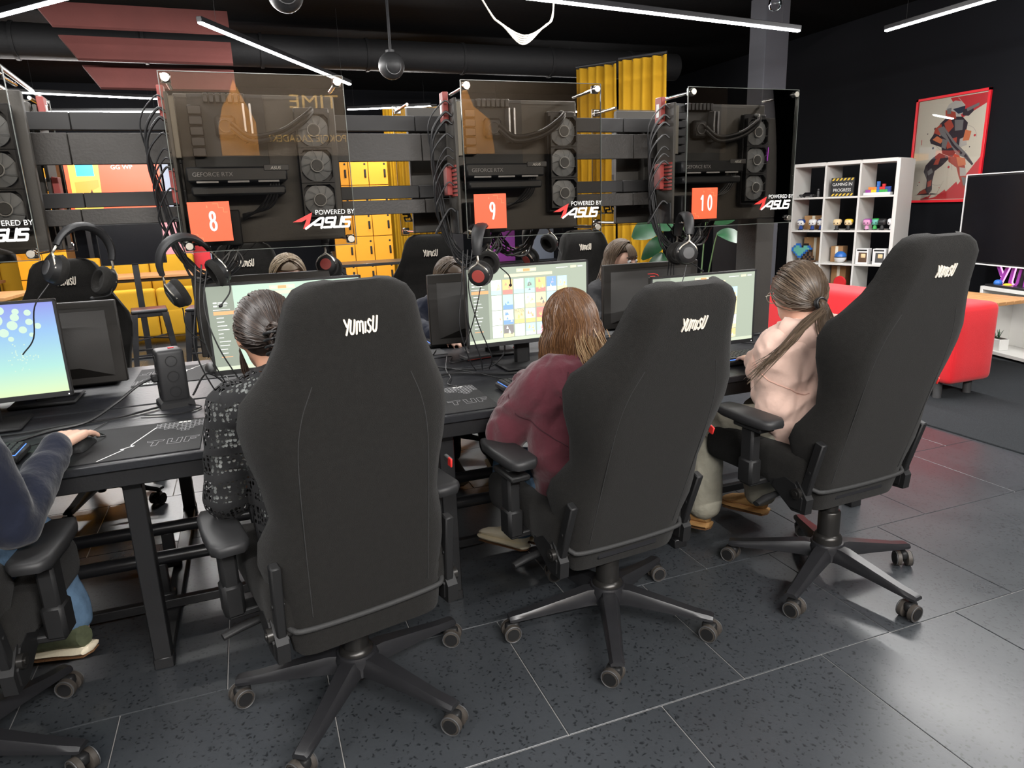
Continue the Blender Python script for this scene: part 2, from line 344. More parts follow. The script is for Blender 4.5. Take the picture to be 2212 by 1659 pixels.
def struct(name, mb, mats, parent=None, **k):
    o = obj(name, mb, mats, parent, **k)
    if parent is None: o['kind'] = 'structure'
    return o
KIDS = {}
def copy_tree(o, parent=None):
    c = o.copy(); COL.objects.link(c); c.parent = parent
    for ch in list(o.children): copy_tree(ch, c)
    return c
def cat(pts, n=6):                       # Catmull-Rom
    P = [Vector(p) for p in pts]
    if len(P) < 3: return P
    P = [P[0]*2-P[1]] + P + [P[-1]*2-P[-2]]; out = []
    for i in range(1, len(P)-2):
        for k in range(n):
            t = k/n; a, b, c, d = P[i-1:i+3]
            out.append(.5*((2*b)+(c-a)*t+(2*a-5*b+4*c-d)*t*t+(3*b-a-3*c+d)*t*t*t))
    out.append(P[-2]); return out
XZ = Matrix(((1, 0, 0, 0), (0, 0, -1, 0), (0, 1, 0, 0), (0, 0, 0, 1)))     # (x, y, z) -> (x, -z, y): prints facing -Y
def XZat(x, y, z): return Matrix.Translation((x, y, z)) @ XZ
ZB = Matrix(((-1, 0, 0, 0), (0, 0, 1, 0), (0, 1, 0, 0), (0, 0, 0, 1)))     # prints facing +Y
def blob(parts, voxel, mats, name, it=6):
    mb = MB()
    for p in parts:
        if p[0] == 'c':
            _, a, b, ra, rb = p; a = Vector(a); b = Vector(b); d = b-a; L = max(d.length, 1e-4); d = d/L; pts = []; rr = []
            for k in range(5): t = k/4*math.pi/2; pts.append(a-d*ra*math.cos(t)); rr.append(max(ra*math.sin(t), 1e-4))
            for k in range(5): t = k/4*math.pi/2; pts.append(b+d*rb*math.sin(t)); rr.append(max(rb*math.cos(t), 1e-4))
            mb.tube(pts, rr, 14)
        else:
            mb.ell(p[1], p[2], 18, 12, rot=(p[3] if len(p) > 3 else None))
    me = mesh(mb, mats, 0); o = bpy.data.objects.new(name, me); COL.objects.link(o)
    r = o.modifiers.new('r', 'REMESH'); r.mode = 'VOXEL'; r.voxel_size = voxel; r.use_smooth_shade = True
    s = o.modifiers.new('s', 'SMOOTH'); s.factor = .5; s.iterations = it
    dg = bpy.context.evaluated_depsgraph_get(); me2 = bpy.data.meshes.new_from_object(o.evaluated_get(dg)); bpy.data.objects.remove(o)
    me2.materials.clear()
    for x in (mats if isinstance(mats, (list, tuple)) else [mats]): me2.materials.append(M(x))
    me2.shade_smooth(); me2.name = name; return me2
from mathutils import noise as mnoise
def wrinkle(me, amp, freq=9.0, stretch=(1, 1, 1), seed=0.0):
    # cloth folds: ridged noise pushed along the normals
    co = [v.co.copy() for v in me.vertices]; nn = [v.normal.copy() for v in me.vertices]
    for v, c, n in zip(me.vertices, co, nn):
        q = Vector((c.x*stretch[0], c.y*stretch[1], c.z*stretch[2]))*freq+Vector((seed, seed*1.7, seed*.3)); q += Vector((mnoise.noise(q*.6), mnoise.noise(q*.6+Vector((5, 1, 2))), mnoise.noise(q*.6+Vector((9, 3, 7)))))*.9
        v.co = c+n*amp*((1-2.2*abs(mnoise.noise(q)))*.7+.5*mnoise.noise(q*2.3))
    me.update(); return me
def lerp(a, b, t): return Vector(a)*(1-t)+Vector(b)*t
# ---------------------------------------------------------------- structure
XW0, XW1, YW0, YW1, ZC = -6.0, 6.75, -3.2, 12.0, 3.35
fl = struct('floor', MB().box(((XW0+XW1)/2, (YW0+YW1)/2, -.03), (XW1-XW0, YW1-YW0, .054)), 'grout')     # grout bed, top at -3 mm
TX, TY = .6856, 1.4843
tile_mb = MB().box((0, 0, -.006), (.597, .597, .012), b=.0015); tile_me = mesh(tile_mb, 'tile', 0, 'tile')
spots = []
for j in range(-8, 18):
    yc = TY + .6*j + .3
    if yc < YW0+.3 or yc > YW1-.3: continue
    for i in range(-13, 12):
        xc = TX + .6*i + .3 + (.3 if j % 2 else 0)
        if xc < XW0+.3 or xc > XW1-.3 or (xc > 4.2 and yc > -1): continue
        d = math.hypot(xc-1.2, yc-1.8); spots.append((d, xc, yc))
spots.sort()
for k, (d, xc, yc) in enumerate(spots[:290]): link('tile', tile_me, fl, (xc, yc, 0))
rest = MB()
for d, xc, yc in spots[290:]: rest.box((xc, yc, -.006), (.597, .597, .012))
obj('far_tiles', rest, 'tile', fl, smooth=0, kind='stuff')
cm = MB().box(((3.92+XW1)/2, 5.4, .003), (XW1-3.92, 13.1, .016), b=.003)
tag(obj('carpet', cm, 'carpet'), 'dark grey looped carpet under the red sofa and white shelf', 'carpet')
struct('wall_right', MB().box((XW1+.05, (YW0+YW1)/2, ZC/2), (.1, YW1-YW0, ZC)), 'wall_black')
struct('wall_left', MB().box((XW0-.05, (YW0+YW1)/2, ZC/2), (.1, YW1-YW0, ZC)), 'wall_black')
struct('wall_back', MB().box(((XW0+XW1)/2, YW1+.05, ZC/2), (XW1-XW0, .1, ZC)), 'wall_black')
struct('wall_front', MB().box(((XW0+XW1)/2, YW0-.05, ZC/2), (XW1-XW0, .1, ZC)), 'wall_black')
struct('ceiling', MB().box(((XW0+XW1)/2, (YW0+YW1)/2, ZC+.05), (XW1-XW0, YW1-YW0, .1)), 'ceiling_black')
struct('pillar', MB().box((5.15, 6.12, ZC/2), (.29, .24, ZC), b=.008), 'pillar_grey')
for n, (y, z, r) in enumerate(((4.4, 3.1, .2), (8.3, 3.12, .16))):
    d = MB(); xs = (-5.5, 1.3) if n == 0 else (-4, 5.5)
    d.cyl((xs[0], y, z), (xs[1], y, z), r, n=24)
    k = xs[0]
    while k < xs[1]: d.cyl((k, y, z), (k+.03, y, z), r+.012, n=24); k += 1.1
    o = tag(obj('ventilation_duct', d, 'duct'), ['thick black round duct under the ceiling over the desks', 'thinner black round duct farther back under the ceiling'][n], 'duct')
for n, x in enumerate((-1.9, -1.72, -1.5)):
    p = MB().cyl((x, 3.9, 2.62+.02*n), (x-.35, 9.5, 2.75), .022, n=10)
    tag(obj('ceiling_pipe', p, 'pipe_dark'), ['thin dark ceiling pipe, leftmost of the three', 'thin dark ceiling pipe, middle of the three', 'thin dark ceiling pipe, rightmost of the three'][n], 'pipe', 'ceiling pipes at left')
# sloped acoustic panels on the ceiling at the left, red glow painted into their colour
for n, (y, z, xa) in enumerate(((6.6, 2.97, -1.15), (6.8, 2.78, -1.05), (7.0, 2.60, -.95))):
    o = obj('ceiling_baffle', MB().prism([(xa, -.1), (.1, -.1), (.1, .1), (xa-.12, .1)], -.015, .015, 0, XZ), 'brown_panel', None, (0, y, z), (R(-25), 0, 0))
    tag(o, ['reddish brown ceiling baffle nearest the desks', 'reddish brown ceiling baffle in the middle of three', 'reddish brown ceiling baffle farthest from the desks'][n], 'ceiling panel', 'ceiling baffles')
# LED bars: aluminium profile, glowing diffuser, two hanging wires; the lamp's own light sits just under the diffuser
def led_bar(a, b, label, power=1.0, wires=True, far=False):
    a = Vector(a); b = Vector(b); c = (a+b)/2; L = (b-a).length; rz = math.atan2(b.y-a.y, b.x-a.x)
    t = thing('led_bar', label, 'lamp', c, rz, 'hanging LED bars')
    p = MB().box((0, 0, .022), (L, .04, .034), b=.003); obj('profile', p, 'metal_black', t)
    df = MB().rbox((0, 0, 0), (L-.004, .034, .016), .007, 2); obj('diffuser', df, 'led', t)
    for s in (-1, 1):
        w_ = MB().cyl((s*L*.42, 0, .038), (s*L*.42, 0, ZC-c.z), .0012, n=5); obj('hanging_wire', w_, 'cable', t)
    for sg in (-1, 1):         # the round diffuser throws light sideways as well as down
        ld = bpy.data.lights.new('led_light', 'AREA'); ld.shape = 'RECTANGLE'; ld.size = L; ld.size_y = .02; ld.energy = LED_POWER*L*power*.5; ld.color = LED_TINT; ld.spread = R(178)
        lo = bpy.data.objects.new('led_light', ld); COL.objects.link(lo); lo.parent = t; lo.location = (0, sg*.009, -.013); lo.rotation_euler = (R(48)*sg, 0, 0)
    return t
led_bar((-2.6, 7.0, 2.7), (-.60, 4.85, 2.7), 'bright LED bar running out of the top left corner')
led_bar((-.10, 5.45, 2.7), (1.20, 7.62, 2.7), 'bright LED bar slanting down to the tower with card 8', .8)
led_bar((1.81, 4.42, 2.7), (4.28, 4.74, 2.7), 'long bright LED bar across the top in front of the grey pillar')
led_bar((5.0, 4.58, 2.7), (4.95, 2.2, 2.7), 'bright LED bar at top right above the framed poster')
led_bar((-2.6, 8.55, 2.72), (-.62, 8.95, 2.72), 'distant LED bar at left, the upper of two above the rack', .9)
led_bar((-2.2, 10.1, 2.72), (-.70, 9.95, 2.72), 'distant LED bar at left, the lower of two above the rack', .9)
led_bar((1.42, 9.4, 2.7), (2.4, 9.0, 2.7), 'short distant LED bar beside the far yellow curtain', .9)
# lamps of the same kind above and behind the photographer
led_bar((-2.3, .9, 2.72), (-.5, 2.2, 2.72), 'LED bar above the left end of the near chairs', .8)
led_bar((.2, -.9, 2.72), (2.4, -.4, 2.72), 'LED bar behind the photographer over the aisle', .9)
led_bar((-1.3, 3.45, 2.72), (.5, 3.45, 2.72), 'LED bar over the far side of the desk at left', .45)  # unseen bar, added to brighten the fronts of the far chairs
led_bar((1.0, 3.45, 2.72), (2.8, 3.45, 2.72), 'LED bar over the far side of the desk at right', .45)  # its twin at right, likewise added as fill for the far chairs
led_bar((3.4, .2, 2.72), (3.2, 2.4, 2.72), 'LED bar above the aisle right of the chairs', .9)
led_bar((-3.2, -1.6, 2.72), (-1.2, -1.9, 2.72), 'LED bar near the wall behind the photographer', .8)
led_bar((3.2, 9.2, 2.72), (5.0, 9.5, 2.72), 'LED bar beyond the tall yellow curtain', .5)
# round black ceiling speakers, cables, bare bulb
def speaker(loc, r, label):
    t = thing('ceiling_speaker', label, 'speaker', loc, 0, 'ball speakers')
    obj('shell', MB().ell((0, 0, 0), (r, r, r), 24, 16), 'plastic_soft', t); obj('bracket', MB().cyl((0, 0, r*.9), (0, 0, ZC-loc[2]), .012, n=8).cyl((0, 0, r*.85), (0, 0, r*1.1), .04, n=12), 'metal_black', t)
    obj('grille_ring', MB().tube([(r*.55*math.cos(k*R(20)), -r*.82, r*.55*math.sin(k*R(20))-.02) for k in range(19)], .004, 5), 'plastic_grey', t)
speaker((1.29, 6.0, 2.58), .105, 'round black ball speaker hanging over the far aisle')
speaker((.45, 5.2, 2.84), .115, 'round black ball speaker at the top edge near the slanting LED bar')
t = thing('pendant_bulb', 'clear bare bulb hanging at the top edge right of centre', 'bulb', (3.4, 4.0, 2.66))
obj('glass_bulb', MB().lathe([(.001, -.05), (.03, -.04), (.042, -.01), (.036, .02), (.018, .05), (.014, .06)], 18), 'glass_clear', t)
obj('socket', MB().cyl((0, 0, .055), (0, 0, .1), .018, n=14), 'plastic_black', t); obj('cord', MB().cyl((0, 0, .1), (0, 0, ZC-2.66), .004, n=6), 'cable', t)
for n in range(5):
    pts = cat([(1.5, 5.1, ZC-.05), (1.78, 5.0, 2.78), (1.86+.01*n, 5.0, 2.70-.008*n), (2.05, 5.0+.01*n, 2.62-.012*n), (2.22-.012*n, 5.0, 2.70-.01*n), (2.28, 5.0, 2.8), (2.3, 5.05, ZC-.02)], 6)
    if n == 0: ct = thing('ceiling_cable_loop', 'slack loop of pale cables hanging under the black ceiling', 'cable', (2.05, 5, ZC)); 
    o = obj('cable', MB().tube([p-Vector((2.05, 5, ZC)) for p in pts], .006, 6), 'cable_white', ct)
# banner on the wall behind the photographer (mirrored by the tempered glass)
t = thing('wall_banner', 'large brown escape room banner on the wall behind the photographer', 'banner', (.9, YW0+.02, 2.07))
obj('panel', MB().box((1.6, 0, .5), (7.8, .02, 1.0), b=.003), 'banner_dark', t)
pr = MB(); T = Matrix.Translation((0, .0105, 0)) @ ZB
pr.text('TIME', .2, 0, .003, 0, T, (-.27, .50), 'LEFT', 1.25); pr.text('POKOJE ZAGADEK?', .105, 0, .003, 0, T, (-.32, .15), 'LEFT', .9)
pr.prism([(.62, .01), (1.0, .01), (1.0, .3), (.94, .5), (.86, .62), (.80, .78), (.74, .62), (.62, .35)], 0, .002, 1, T); pr.prism([(-1.7, .01), (-2.1, .01), (-2.05, .4), (-1.85, .55), (-1.75, .8), (-1.65, .5)], 0, .002, 1, T)
obj('print', pr, ['banner_gold', 'banner_tan'], t, smooth=0)['kind'] = 'stuff'
led_bar((-1.6, -2.3, 3.15), (3.4, -2.3, 3.15), 'LED bar washing the banner behind the photographer', 2.4)  # unseen bar added so the banner shows in the glass reflections
# ---------------------------------------------------------------- lettering
YUM = {'Y': [[(0, 1), (.22, .55)], [(.5, 1), (.16, 0)]], 'U': [[(.1, 1), (.0, .22), (.1, .03), (.26, .03), (.36, .22), (.46, 1)]], 'M': [[(0, 0), (.06, .95), (.24, 1), (.33, .85), (.33, .2)], [(.33, .85), (.48, 1), (.62, .92), (.64, 0)]], 'I': [[(.08, .9), (.04, .05)]], 'S': [[(.36, .86), (.2, 1), (.05, .8), (.14, .58), (.3, .42), (.3, .14), (.14, 0), (0, .14)]]}
def yumisu(mb, h, z0, z1, T, mi=0, s=1.0):
    x = 0; offs = []
    for ch, adv in zip('YUMISU', (.54, .6, .82, .26, .52, .5)): offs.append((ch, x)); x += adv
    W = x
    for k, (ch, ox) in enumerate(offs):
        hh = (1.0, .92, .82, .8, .9, 1.05)[k]
        for st in YUM[ch]: mb.stroke([((ox+px-W/2)*h*.70*s, (py*hh-.5)*h) for px, py in st], .118*h, z0, z1, mi, T, 7)
    return mb
DIG = {'8': [[(.5+.24*math.sin(R(a)), .75+.23*math.cos(R(a))) for a in range(0, 361, 20)], [(.5+.29*math.sin(R(a)), .26+.26*math.cos(R(a))) for a in range(0, 361, 20)]], '9': [[(.48+.27*math.sin(R(a)), .72+.27*math.cos(R(a))) for a in range(0, 361, 20)], [(.75, .85), (.76, .6), (.68, .25), (.55, 0)]], '1': [[(.25, .78), (.5, 1), (.5, 0)]], '0': [[(.5+.3*math.sin(R(a)), .5+.5*math.cos(R(a))) for a in range(0, 361, 20)]], '7': [[(.2, 1), (.8, 1), (.45, 0)]], '2': [[(.2, .8), (.4, 1), (.7, .95), (.75, .7), (.2, 0), (.8, 0)]]}
def number(mb, t, h, at, z0, z1, T, mi=0):
    w = .62*h
    for i, ch in enumerate(t):
        ox = at[0]+(i-len(t)/2)*w
        for st in DIG[ch]: mb.stroke([(ox+(px*.8+.1)*w, at[1]+(py-.5)*h) for px, py in st], .13*h, z0, z1, mi, T, 8)
def asus(mb, w, z0, z1, T, at=(0, 0), red=0, wh=1):
    # wordmark in slanted strokes, with the red wing and POWERED BY above
    h = w*.2; k = h*.25; ox, oy = at
    def st(pts, lw=.17): mb.stroke([(ox+x*w+y*h*.3, oy+y*h) for x, y in pts], lw*h*1.25, z0, z1, wh, T, 5)
    st([(.22, .0), (.44, .9), (.5, .9)]); st([(.36, .32), (.5, .32)]); st([(.5, .9), (.5, 0)])
    st([(.68, .9), (.56, .9), (.56, .5), (.68, .5), (.68, .06), (.54, .06)]); st([(.72, .95), (.72, .06), (.84, .06), (.84, .95)]); st([(1.0, .9), (.88, .9), (.88, .5), (1.0, .5), (1.0, .06), (.86, .06)])
    mb.prism([(ox, oy+h*.62), (ox+w*.36, oy+h*1.45), (ox+w*.27, oy), (ox+w*.17, oy), (ox+w*.25, oy+h*.85), (ox+w*.16, oy+h*.62)], z0, z1, red, T)
    mb.text('POWERED BY', h*.62, z0, z1, wh, T, (ox+w*.42, oy+h*1.22), 'LEFT', .95)

# ---------------------------------------------------------------- gaming chair
def chair_parts():
    P = {}
    # backrest: hinge at origin, z up, rear face at y = 0, wings bend forward (+y)
    prof = [(-.07, .202, .012, .05), (-.058, .214, .02, .07), (.02, .226, .035, .085), (.09, .244, .085, .085), (.16, .262, .12, .085), (.22, .257, .115, .085), (.31, .230, .07, .085), (.40, .243, .085, .085), (.48, .265, .112, .082), (.55, .275, .125, .078), (.61, .266, .115, .075), (.66, .238, .085, .075), (.715, .207, .055, .078), (.765, .184, .04, .082), (.82, .170, .033, .085), (.864, .157, .028, .08), (.892, .137, .022, .065), (.908, .107, .016, .045), (.915, .07, .01, .022)]
    NS = 17; rings = []
    for k, (z, w, d, t) in enumerate(prof):
        rear = []; front = []
        yo = .0 if z < .874 else (z-.874)*.5
        for i in range(NS):
            u = -1+2*i/(NS-1); a = abs(u); x = w*(math.sin(u*math.pi/2*.92)/math.sin(math.pi/2*.92)); q = max(a-.58, 0)/.42; yr = d*q**1.25
            tt = t*(1-.62*a**6) + .028*q*(1-q)*2
            rear.append((x, yo+yr + .012*(a**8), z)); front.append((x*(.985 if a > .95 else 1), yo+yr+tt, z))
        rings.append(rear + front[::-1])
    mb = MB().loft(rings); me = mesh(mb, 'fabric_black', 60, 'backrest'); P['backrest'] = me
    P['rear_logo'] = mesh(yumisu(MB(), .036, 0, .003, XZat(0, -.0005, .812)), 'logo_white', 0, 'rear_logo')
    Tf = Matrix.Translation((0, .084, .795)) @ ZB; P['front_logo'] = mesh(yumisu(MB(), .038, 0, .004, Tf), 'logo_white', 0, 'front_logo')
    Tw = Matrix.Translation((.215, .145, .52)) @ Matrix.Rotation(R(-25), 4, 'Z') @ ZB @ Matrix.Rotation(R(70), 4, 'Z'); P['wing_logo'] = mesh(yumisu(MB(), .03, 0, .012, Tw), 'logo_white', 0, 'wing_logo')
    pp = MB().tube(cat([(-.226, .05, .02), (-.216, .016, .018), (-.18, -.001, .015), (0, -.003, .01), (.18, -.001, .015), (.216, .016, .018), (.226, .05, .02)], 6), .008, 8); P['piping'] = mesh(pp, 'piping_black', 60, 'piping')
    sm = MB()
    for s in (-1, 1): sm.tube(cat([(s*.165, -.0003, .05), (s*.170, -.0003, .3), (s*.170, .0, .5), (s*.155, .0005, .60), (s*.125, .0, .68)], 5), .0014, 5)
    P['seam'] = mesh(sm, 'piping_black', 60, 'seam')
    # seat (local z from floor)
    def sf(q): return (q.x, q.y, q.z + .03*max(0, abs(q.x)/.26-.55)*2*(1 if q.z > 0 else 0) - .02*max(0, (q.y-.15)/.12)*(1 if q.z > 0 else .2))
    P['seat'] = mesh(MB().rbox((0, .07, .44), (.53, .54, .14), .05, 4, fn=sf), 'fabric_black', 60, 'seat')
    P['seat_plate'] = mesh(MB().box((0, .03, .365), (.24, .3, .03), b=.006).box((0, .0, .345), (.13, .2, .03), b=.006), 'metal_black', 40, 'seat_plate')
    P['tilt_lever'] = mesh(MB().tube([(-.1, .03, .355), (-.2, .03, .352), (-.235, .03, .348)], .008, 8).tube([(-.22, .03, .35), (-.31, .02, .345), (-.36, .01, .338)], [.013, .016, .013], 10, flat=.7), 'plastic_black', 50, 'tilt_lever')
    # hinge cover and recline bar
    hc = [(-.20, .315), (-.14, .31), (-.075, .35), (-.03, .375), (-.04, .405), (-.10, .44), (-.16, .425), (-.205, .37)]
    TZ = Matrix(((0, 0, 1, 0), (1, 0, 0, 0), (0, 1, 0, 0), (0, 0, 0, 1)))
    P['hinge_cover'] = mesh(MB().prism(hc, -.016, .016, 0, TZ).prism([(a*.8-.024, (b-.375)*.8+.375) for a, b in hc], -.021, .021, 0, TZ), 'plastic_black', 30, 'hinge_cover')
    P['hinge_bolt'] = mesh(MB().cyl((-.03, -.165, .385), (.03, -.165, .385), .02, n=18).cyl((-.034, -.165, .385), (.034, -.165, .385), .01, n=12), 'metal_gas', 40, 'hinge_bolt')
    P['recline_bar'] = mesh(MB().box((0, 0, .10), (.026, .034, .24), b=.004).cyl((-.016, 0, .10), (.016, 0, .10), .006, n=10), 'plastic_black', 40, 'recline_bar')
    P['side_tag'] = mesh(MB().box((.267, .07, .37), (.012, .035, .02), b=.003).box((.263, .05, .37), (.006, .02, .026), b=.002, mi=1), ['plastic_grey', 'red_print'], 40, 'side_tag')
    # armrest (pad + post + bracket), built for the +x side
    pad = MB(); out = [(-.05, -.02), (-.052, .1), (-.046, .2), (-.03, .245), (.03, .245), (.046, .2), (.052, .1), (.05, -.02), (.03, -.045), (-.03, -.045)]
    def ring(s, z): return [(x*s, .1+(y-.1)*s, z) for x, y in out]
    pad.loft([ring(.86, .615), ring(.97, .62), ring(1.0, .632), ring(.985, .645), ring(.93, .65), ring(.8, .652)])
    P['arm_pad'] = mesh(pad, 'plastic_soft', 50, 'arm_pad')
    P['arm_post'] = mesh(MB().box((0, .08, .52), (.045, .062, .2), b=.008).box((0, .08, .43), (.056, .074, .10), b=.01).box((-.08, .08, .385), (.2, .06, .022), b=.005).box((0, .09, .605), (.07, .14, .02), b=.005), 'plastic_black', 40, 'arm_post')
    P['gas_lift'] = mesh(MB().lathe([(.052, .085), (.052, .15), (.047, .16), (.04, .165), (.04, .255), (.036, .26), (.03, .262), (.03, .31), (.045, .315), (.05, .34)], 20).lathe([(.018, .045), (.022, .05), (.022, .09)], 14), 'metal_gas', 40, 'gas_lift')
    P['hub'] = mesh(MB().lathe([(.03, .075), (.062, .085), (.066, .13), (.058, .148), (.04, .15)], 24), 'metal_black', 40, 'hub')
    arm = MB(); prof = [(.03, .034, .085, .14), (.08, .034, .09, .142), (.2, .028, .083, .118), (.3, .024, .075, .098), (.352, .023, .072, .092), (.362, .021, .074, .088)]
    arm.loft([[(x, -w*1.0, z0), (x, w*1.0, z0), (x, w, (z0+z1)/2), (x, w*.62, z1), (x, -w*.62, z1), (x, -w, (z0+z1)/2)] for x, w, z0, z1 in prof])
    P['base_arm'] = mesh(arm, 'metal_black', 35, 'base_arm')
    cs = MB(); cs.cyl((0, 0, .05), (0, 0, .078), .011, n=10, mi=0).rbox((.008, 0, .046), (.05, .03, .034), .012, 2, mi=0)
    for s in (-1, 1):
        cs.lathe([(.014, -.0005), (.024, .0), (.030, .003), (.030, .017), (.024, .020), (.014, .0205)], 20, 1, Matrix.Translation((.012, s*.019-.01, .030)) @ Matrix.Rotation(R(-90), 4, 'X'))
        cs.cyl((.012, s*.0295, .03), (.012, s*.0315, .03), .021, n=16, mi=2)
        cs.tube([(.012+.0285*math.cos(R(k*20)), s*.029, .03+.0285*math.sin(R(k*20))) for k in range(19)], .002, 5, 3)
    P['caster'] = mesh(cs, ['plastic_black', 'wheel_brown', 'plastic_black', 'plastic_grey'], 40, 'caster')
    return P
CP = chair_parts()
def chair(label, hub, yaw, star, tilt=10, dz=0, arm_dz=(0, 0), arm_y=0, by=-.15):
    t = thing('gaming_chair', label, 'chair', (hub[0], hub[1], 0), R(yaw), 'black gaming chairs')
    b = link('base', CP['hub'], t, rot=(0, 0, R(star-yaw)))
    for k in range(5):
        a = R(72*k); link('base_arm', CP['base_arm'], b, rot=(0, 0, a))
        link('caster', CP['caster'], b, (.343*math.cos(a), .343*math.sin(a), 0), (0, 0, a + rnd.uniform(-2.2, 2.2)))
    link('gas_lift', CP['gas_lift'], t, (0, 0, 0 if dz <= 0 else dz*.5))
    link('seat_plate', CP['seat_plate'], t, (0, 0, dz)); link('tilt_lever', CP['tilt_lever'], t, (0, 0, dz)); link('seat', CP['seat'], t, (0, by+.215, dz))
    bk = link('backrest', CP['backrest'], t, (0, by, .385+dz), (R(tilt), 0, 0))
    link('rear_logo', CP['rear_logo'], bk); link('front_logo', CP['front_logo'], bk); link('wing_logo', CP['wing_logo'], bk); link('piping', CP['piping'], bk); link('seam', CP['seam'], bk); link('side_tag', CP['side_tag'], bk)
    for s in (-1, 1):
        hcv = link('hinge_cover', CP['hinge_cover'], t, (s*.246, by+.205, dz+.01)); link('hinge_bolt', CP['hinge_bolt'], hcv)
        link('recline_bar', CP['recline_bar'], t, (s*.243, by+.03, .385+dz), (R(tilt), 0, 0))
        ap = link('arm_pad', CP['arm_pad'], t, (s*.315, arm_y, dz+arm_dz[0 if s < 0 else 1])); link('arm_post', CP['arm_post'], t, (s*.315, arm_y, dz+arm_dz[0 if s < 0 else 1]*.4), (0, 0, 0 if s > 0 else math.pi)).location.y += 0 if s > 0 else .16
    return t
chair('black gaming chair nearest the camera, under the person in the crochet top', (.173, 1.908), 12, 21, 7, -.012, (-.02, -.02), -.02, -.19)
chair('black gaming chair in the middle of the near row, under the maroon sweatshirt', (1.051, 1.935), 6, 30.3, 20, -.03, (.05, .05), .02, -.125)
chair('black gaming chair at the right end of the near row before the red sofa', (1.966, 1.858), 3, -9, 15.5, .035, (.0, .0), .02, -.125)
chair('black gaming chair cut off by the left edge, at the leftmost monitor', (-.90, 2.0), -6, 52, 12, -.02, (0, 0), -.06)
chair('empty black gaming chair across the desk at far left, headset hanging before it', (-.86, 4.0), 186, 40, 9, -.04)
chair('black gaming chair across the desk behind the dark monitor with a red logo', (.0, 4.02), 180, 12, 9, 0)
chair('black gaming chair across the desk seen half from the side, logo on its wing', (1.0, 3.98), 164, 30, 10, 0)
chair('black gaming chair across the desk behind the person with a fringe', (2.12, 4.0), 182, 50, 9, -.02)
# ---------------------------------------------------------------- desk
YC, YF, YB, ZD = 2.95, 2.20, 3.71, .75
dk = thing('gaming_desk', 'long black double sided gaming desk with steel frame legs', 'desk', (0, YC, 0))
X0, X1 = -3.4, 2.62
for (y0, y1) in ((YF, 2.885), (2.905, YB)):
    obj('tabletop', MB().box(((X0+X1)/2, (y0+y1)/2-YC, ZD-.013), (X1-X0, y1-y0, .026), b=.003), 'desk_top', dk)
for y in (YF+.035, YB-.035): obj('frame_rail', MB().box(((X0+X1)/2, y-YC, ZD-.054), (X1-X0-.02, .04, .055), b=.003), 'metal_frame', dk)
for x in (-2.41, -1.41, -.41, .59, 1.59, 2.57):
    for y in (2.305, 3.605):
        obj('leg', MB().box((x, y-YC, (ZD-.08)/2), (.055, .055, ZD-.08), b=.003).box((x, y-YC, .02), (.06, .06, .04), b=.003), 'metal_frame', dk)
    obj('floor_bar', MB().box((x, 0, .018), (.05, 1.25, .03), b=.003), 'metal_frame', dk)
    for y in (2.70, 2.98): obj('tube_post', MB().box((x-.03, y-YC, .105), (.045, .03, .15), b=.004).box((x-.03, y-YC, .045), (.075, .05, .03), b=.006), 'metal_frame', dk)
for y in (2.70, 2.98): obj('foot_tube', MB().cyl((X0+.1, y-YC, .2), (X1-.1, y-YC, .2), .026, n=18), 'metal_black', dk)
obj('stretcher', MB().box(((X0+X1)/2, 2.62-YC, .052), (X1-X0-.2, .03, .036), b=.003), 'metal_frame', dk)

# ---------------------------------------------------------------- rack with mounting boards
rk = thing('mounting_rack', 'dark board rack above the desk that carries the open computers', 'rack', (0, YC, ZD))
for (z0, z1, y, m_) in ((1.63, 1.735, 2.892, 'rail_board'), (1.425, 1.481, 2.892, 'rail_board'), (1.754, 1.814, 2.985, 'rail_back'), (1.487, 1.539, 2.985, 'rail_back')):
    xs = [X0, -1.35, -.62+.1, .72, 1.70, 2.44]
    for a, b_ in zip(xs[:-1], xs[1:]): obj('board', MB().box(((a+b_)/2, y-YC, (z0+z1)/2-ZD), (b_-a-.002, .022, z1-z0), b=.002), m_, rk)
for x in (2.455, -3.3):
    obj('post', MB().box((x, -.005, .53), (.11, .15, 1.06), b=.004), 'rail_board', rk); obj('foot_bracket', MB().box((x, -.005, .006), (.15, .19, .012), b=.002), 'metal_black', rk)

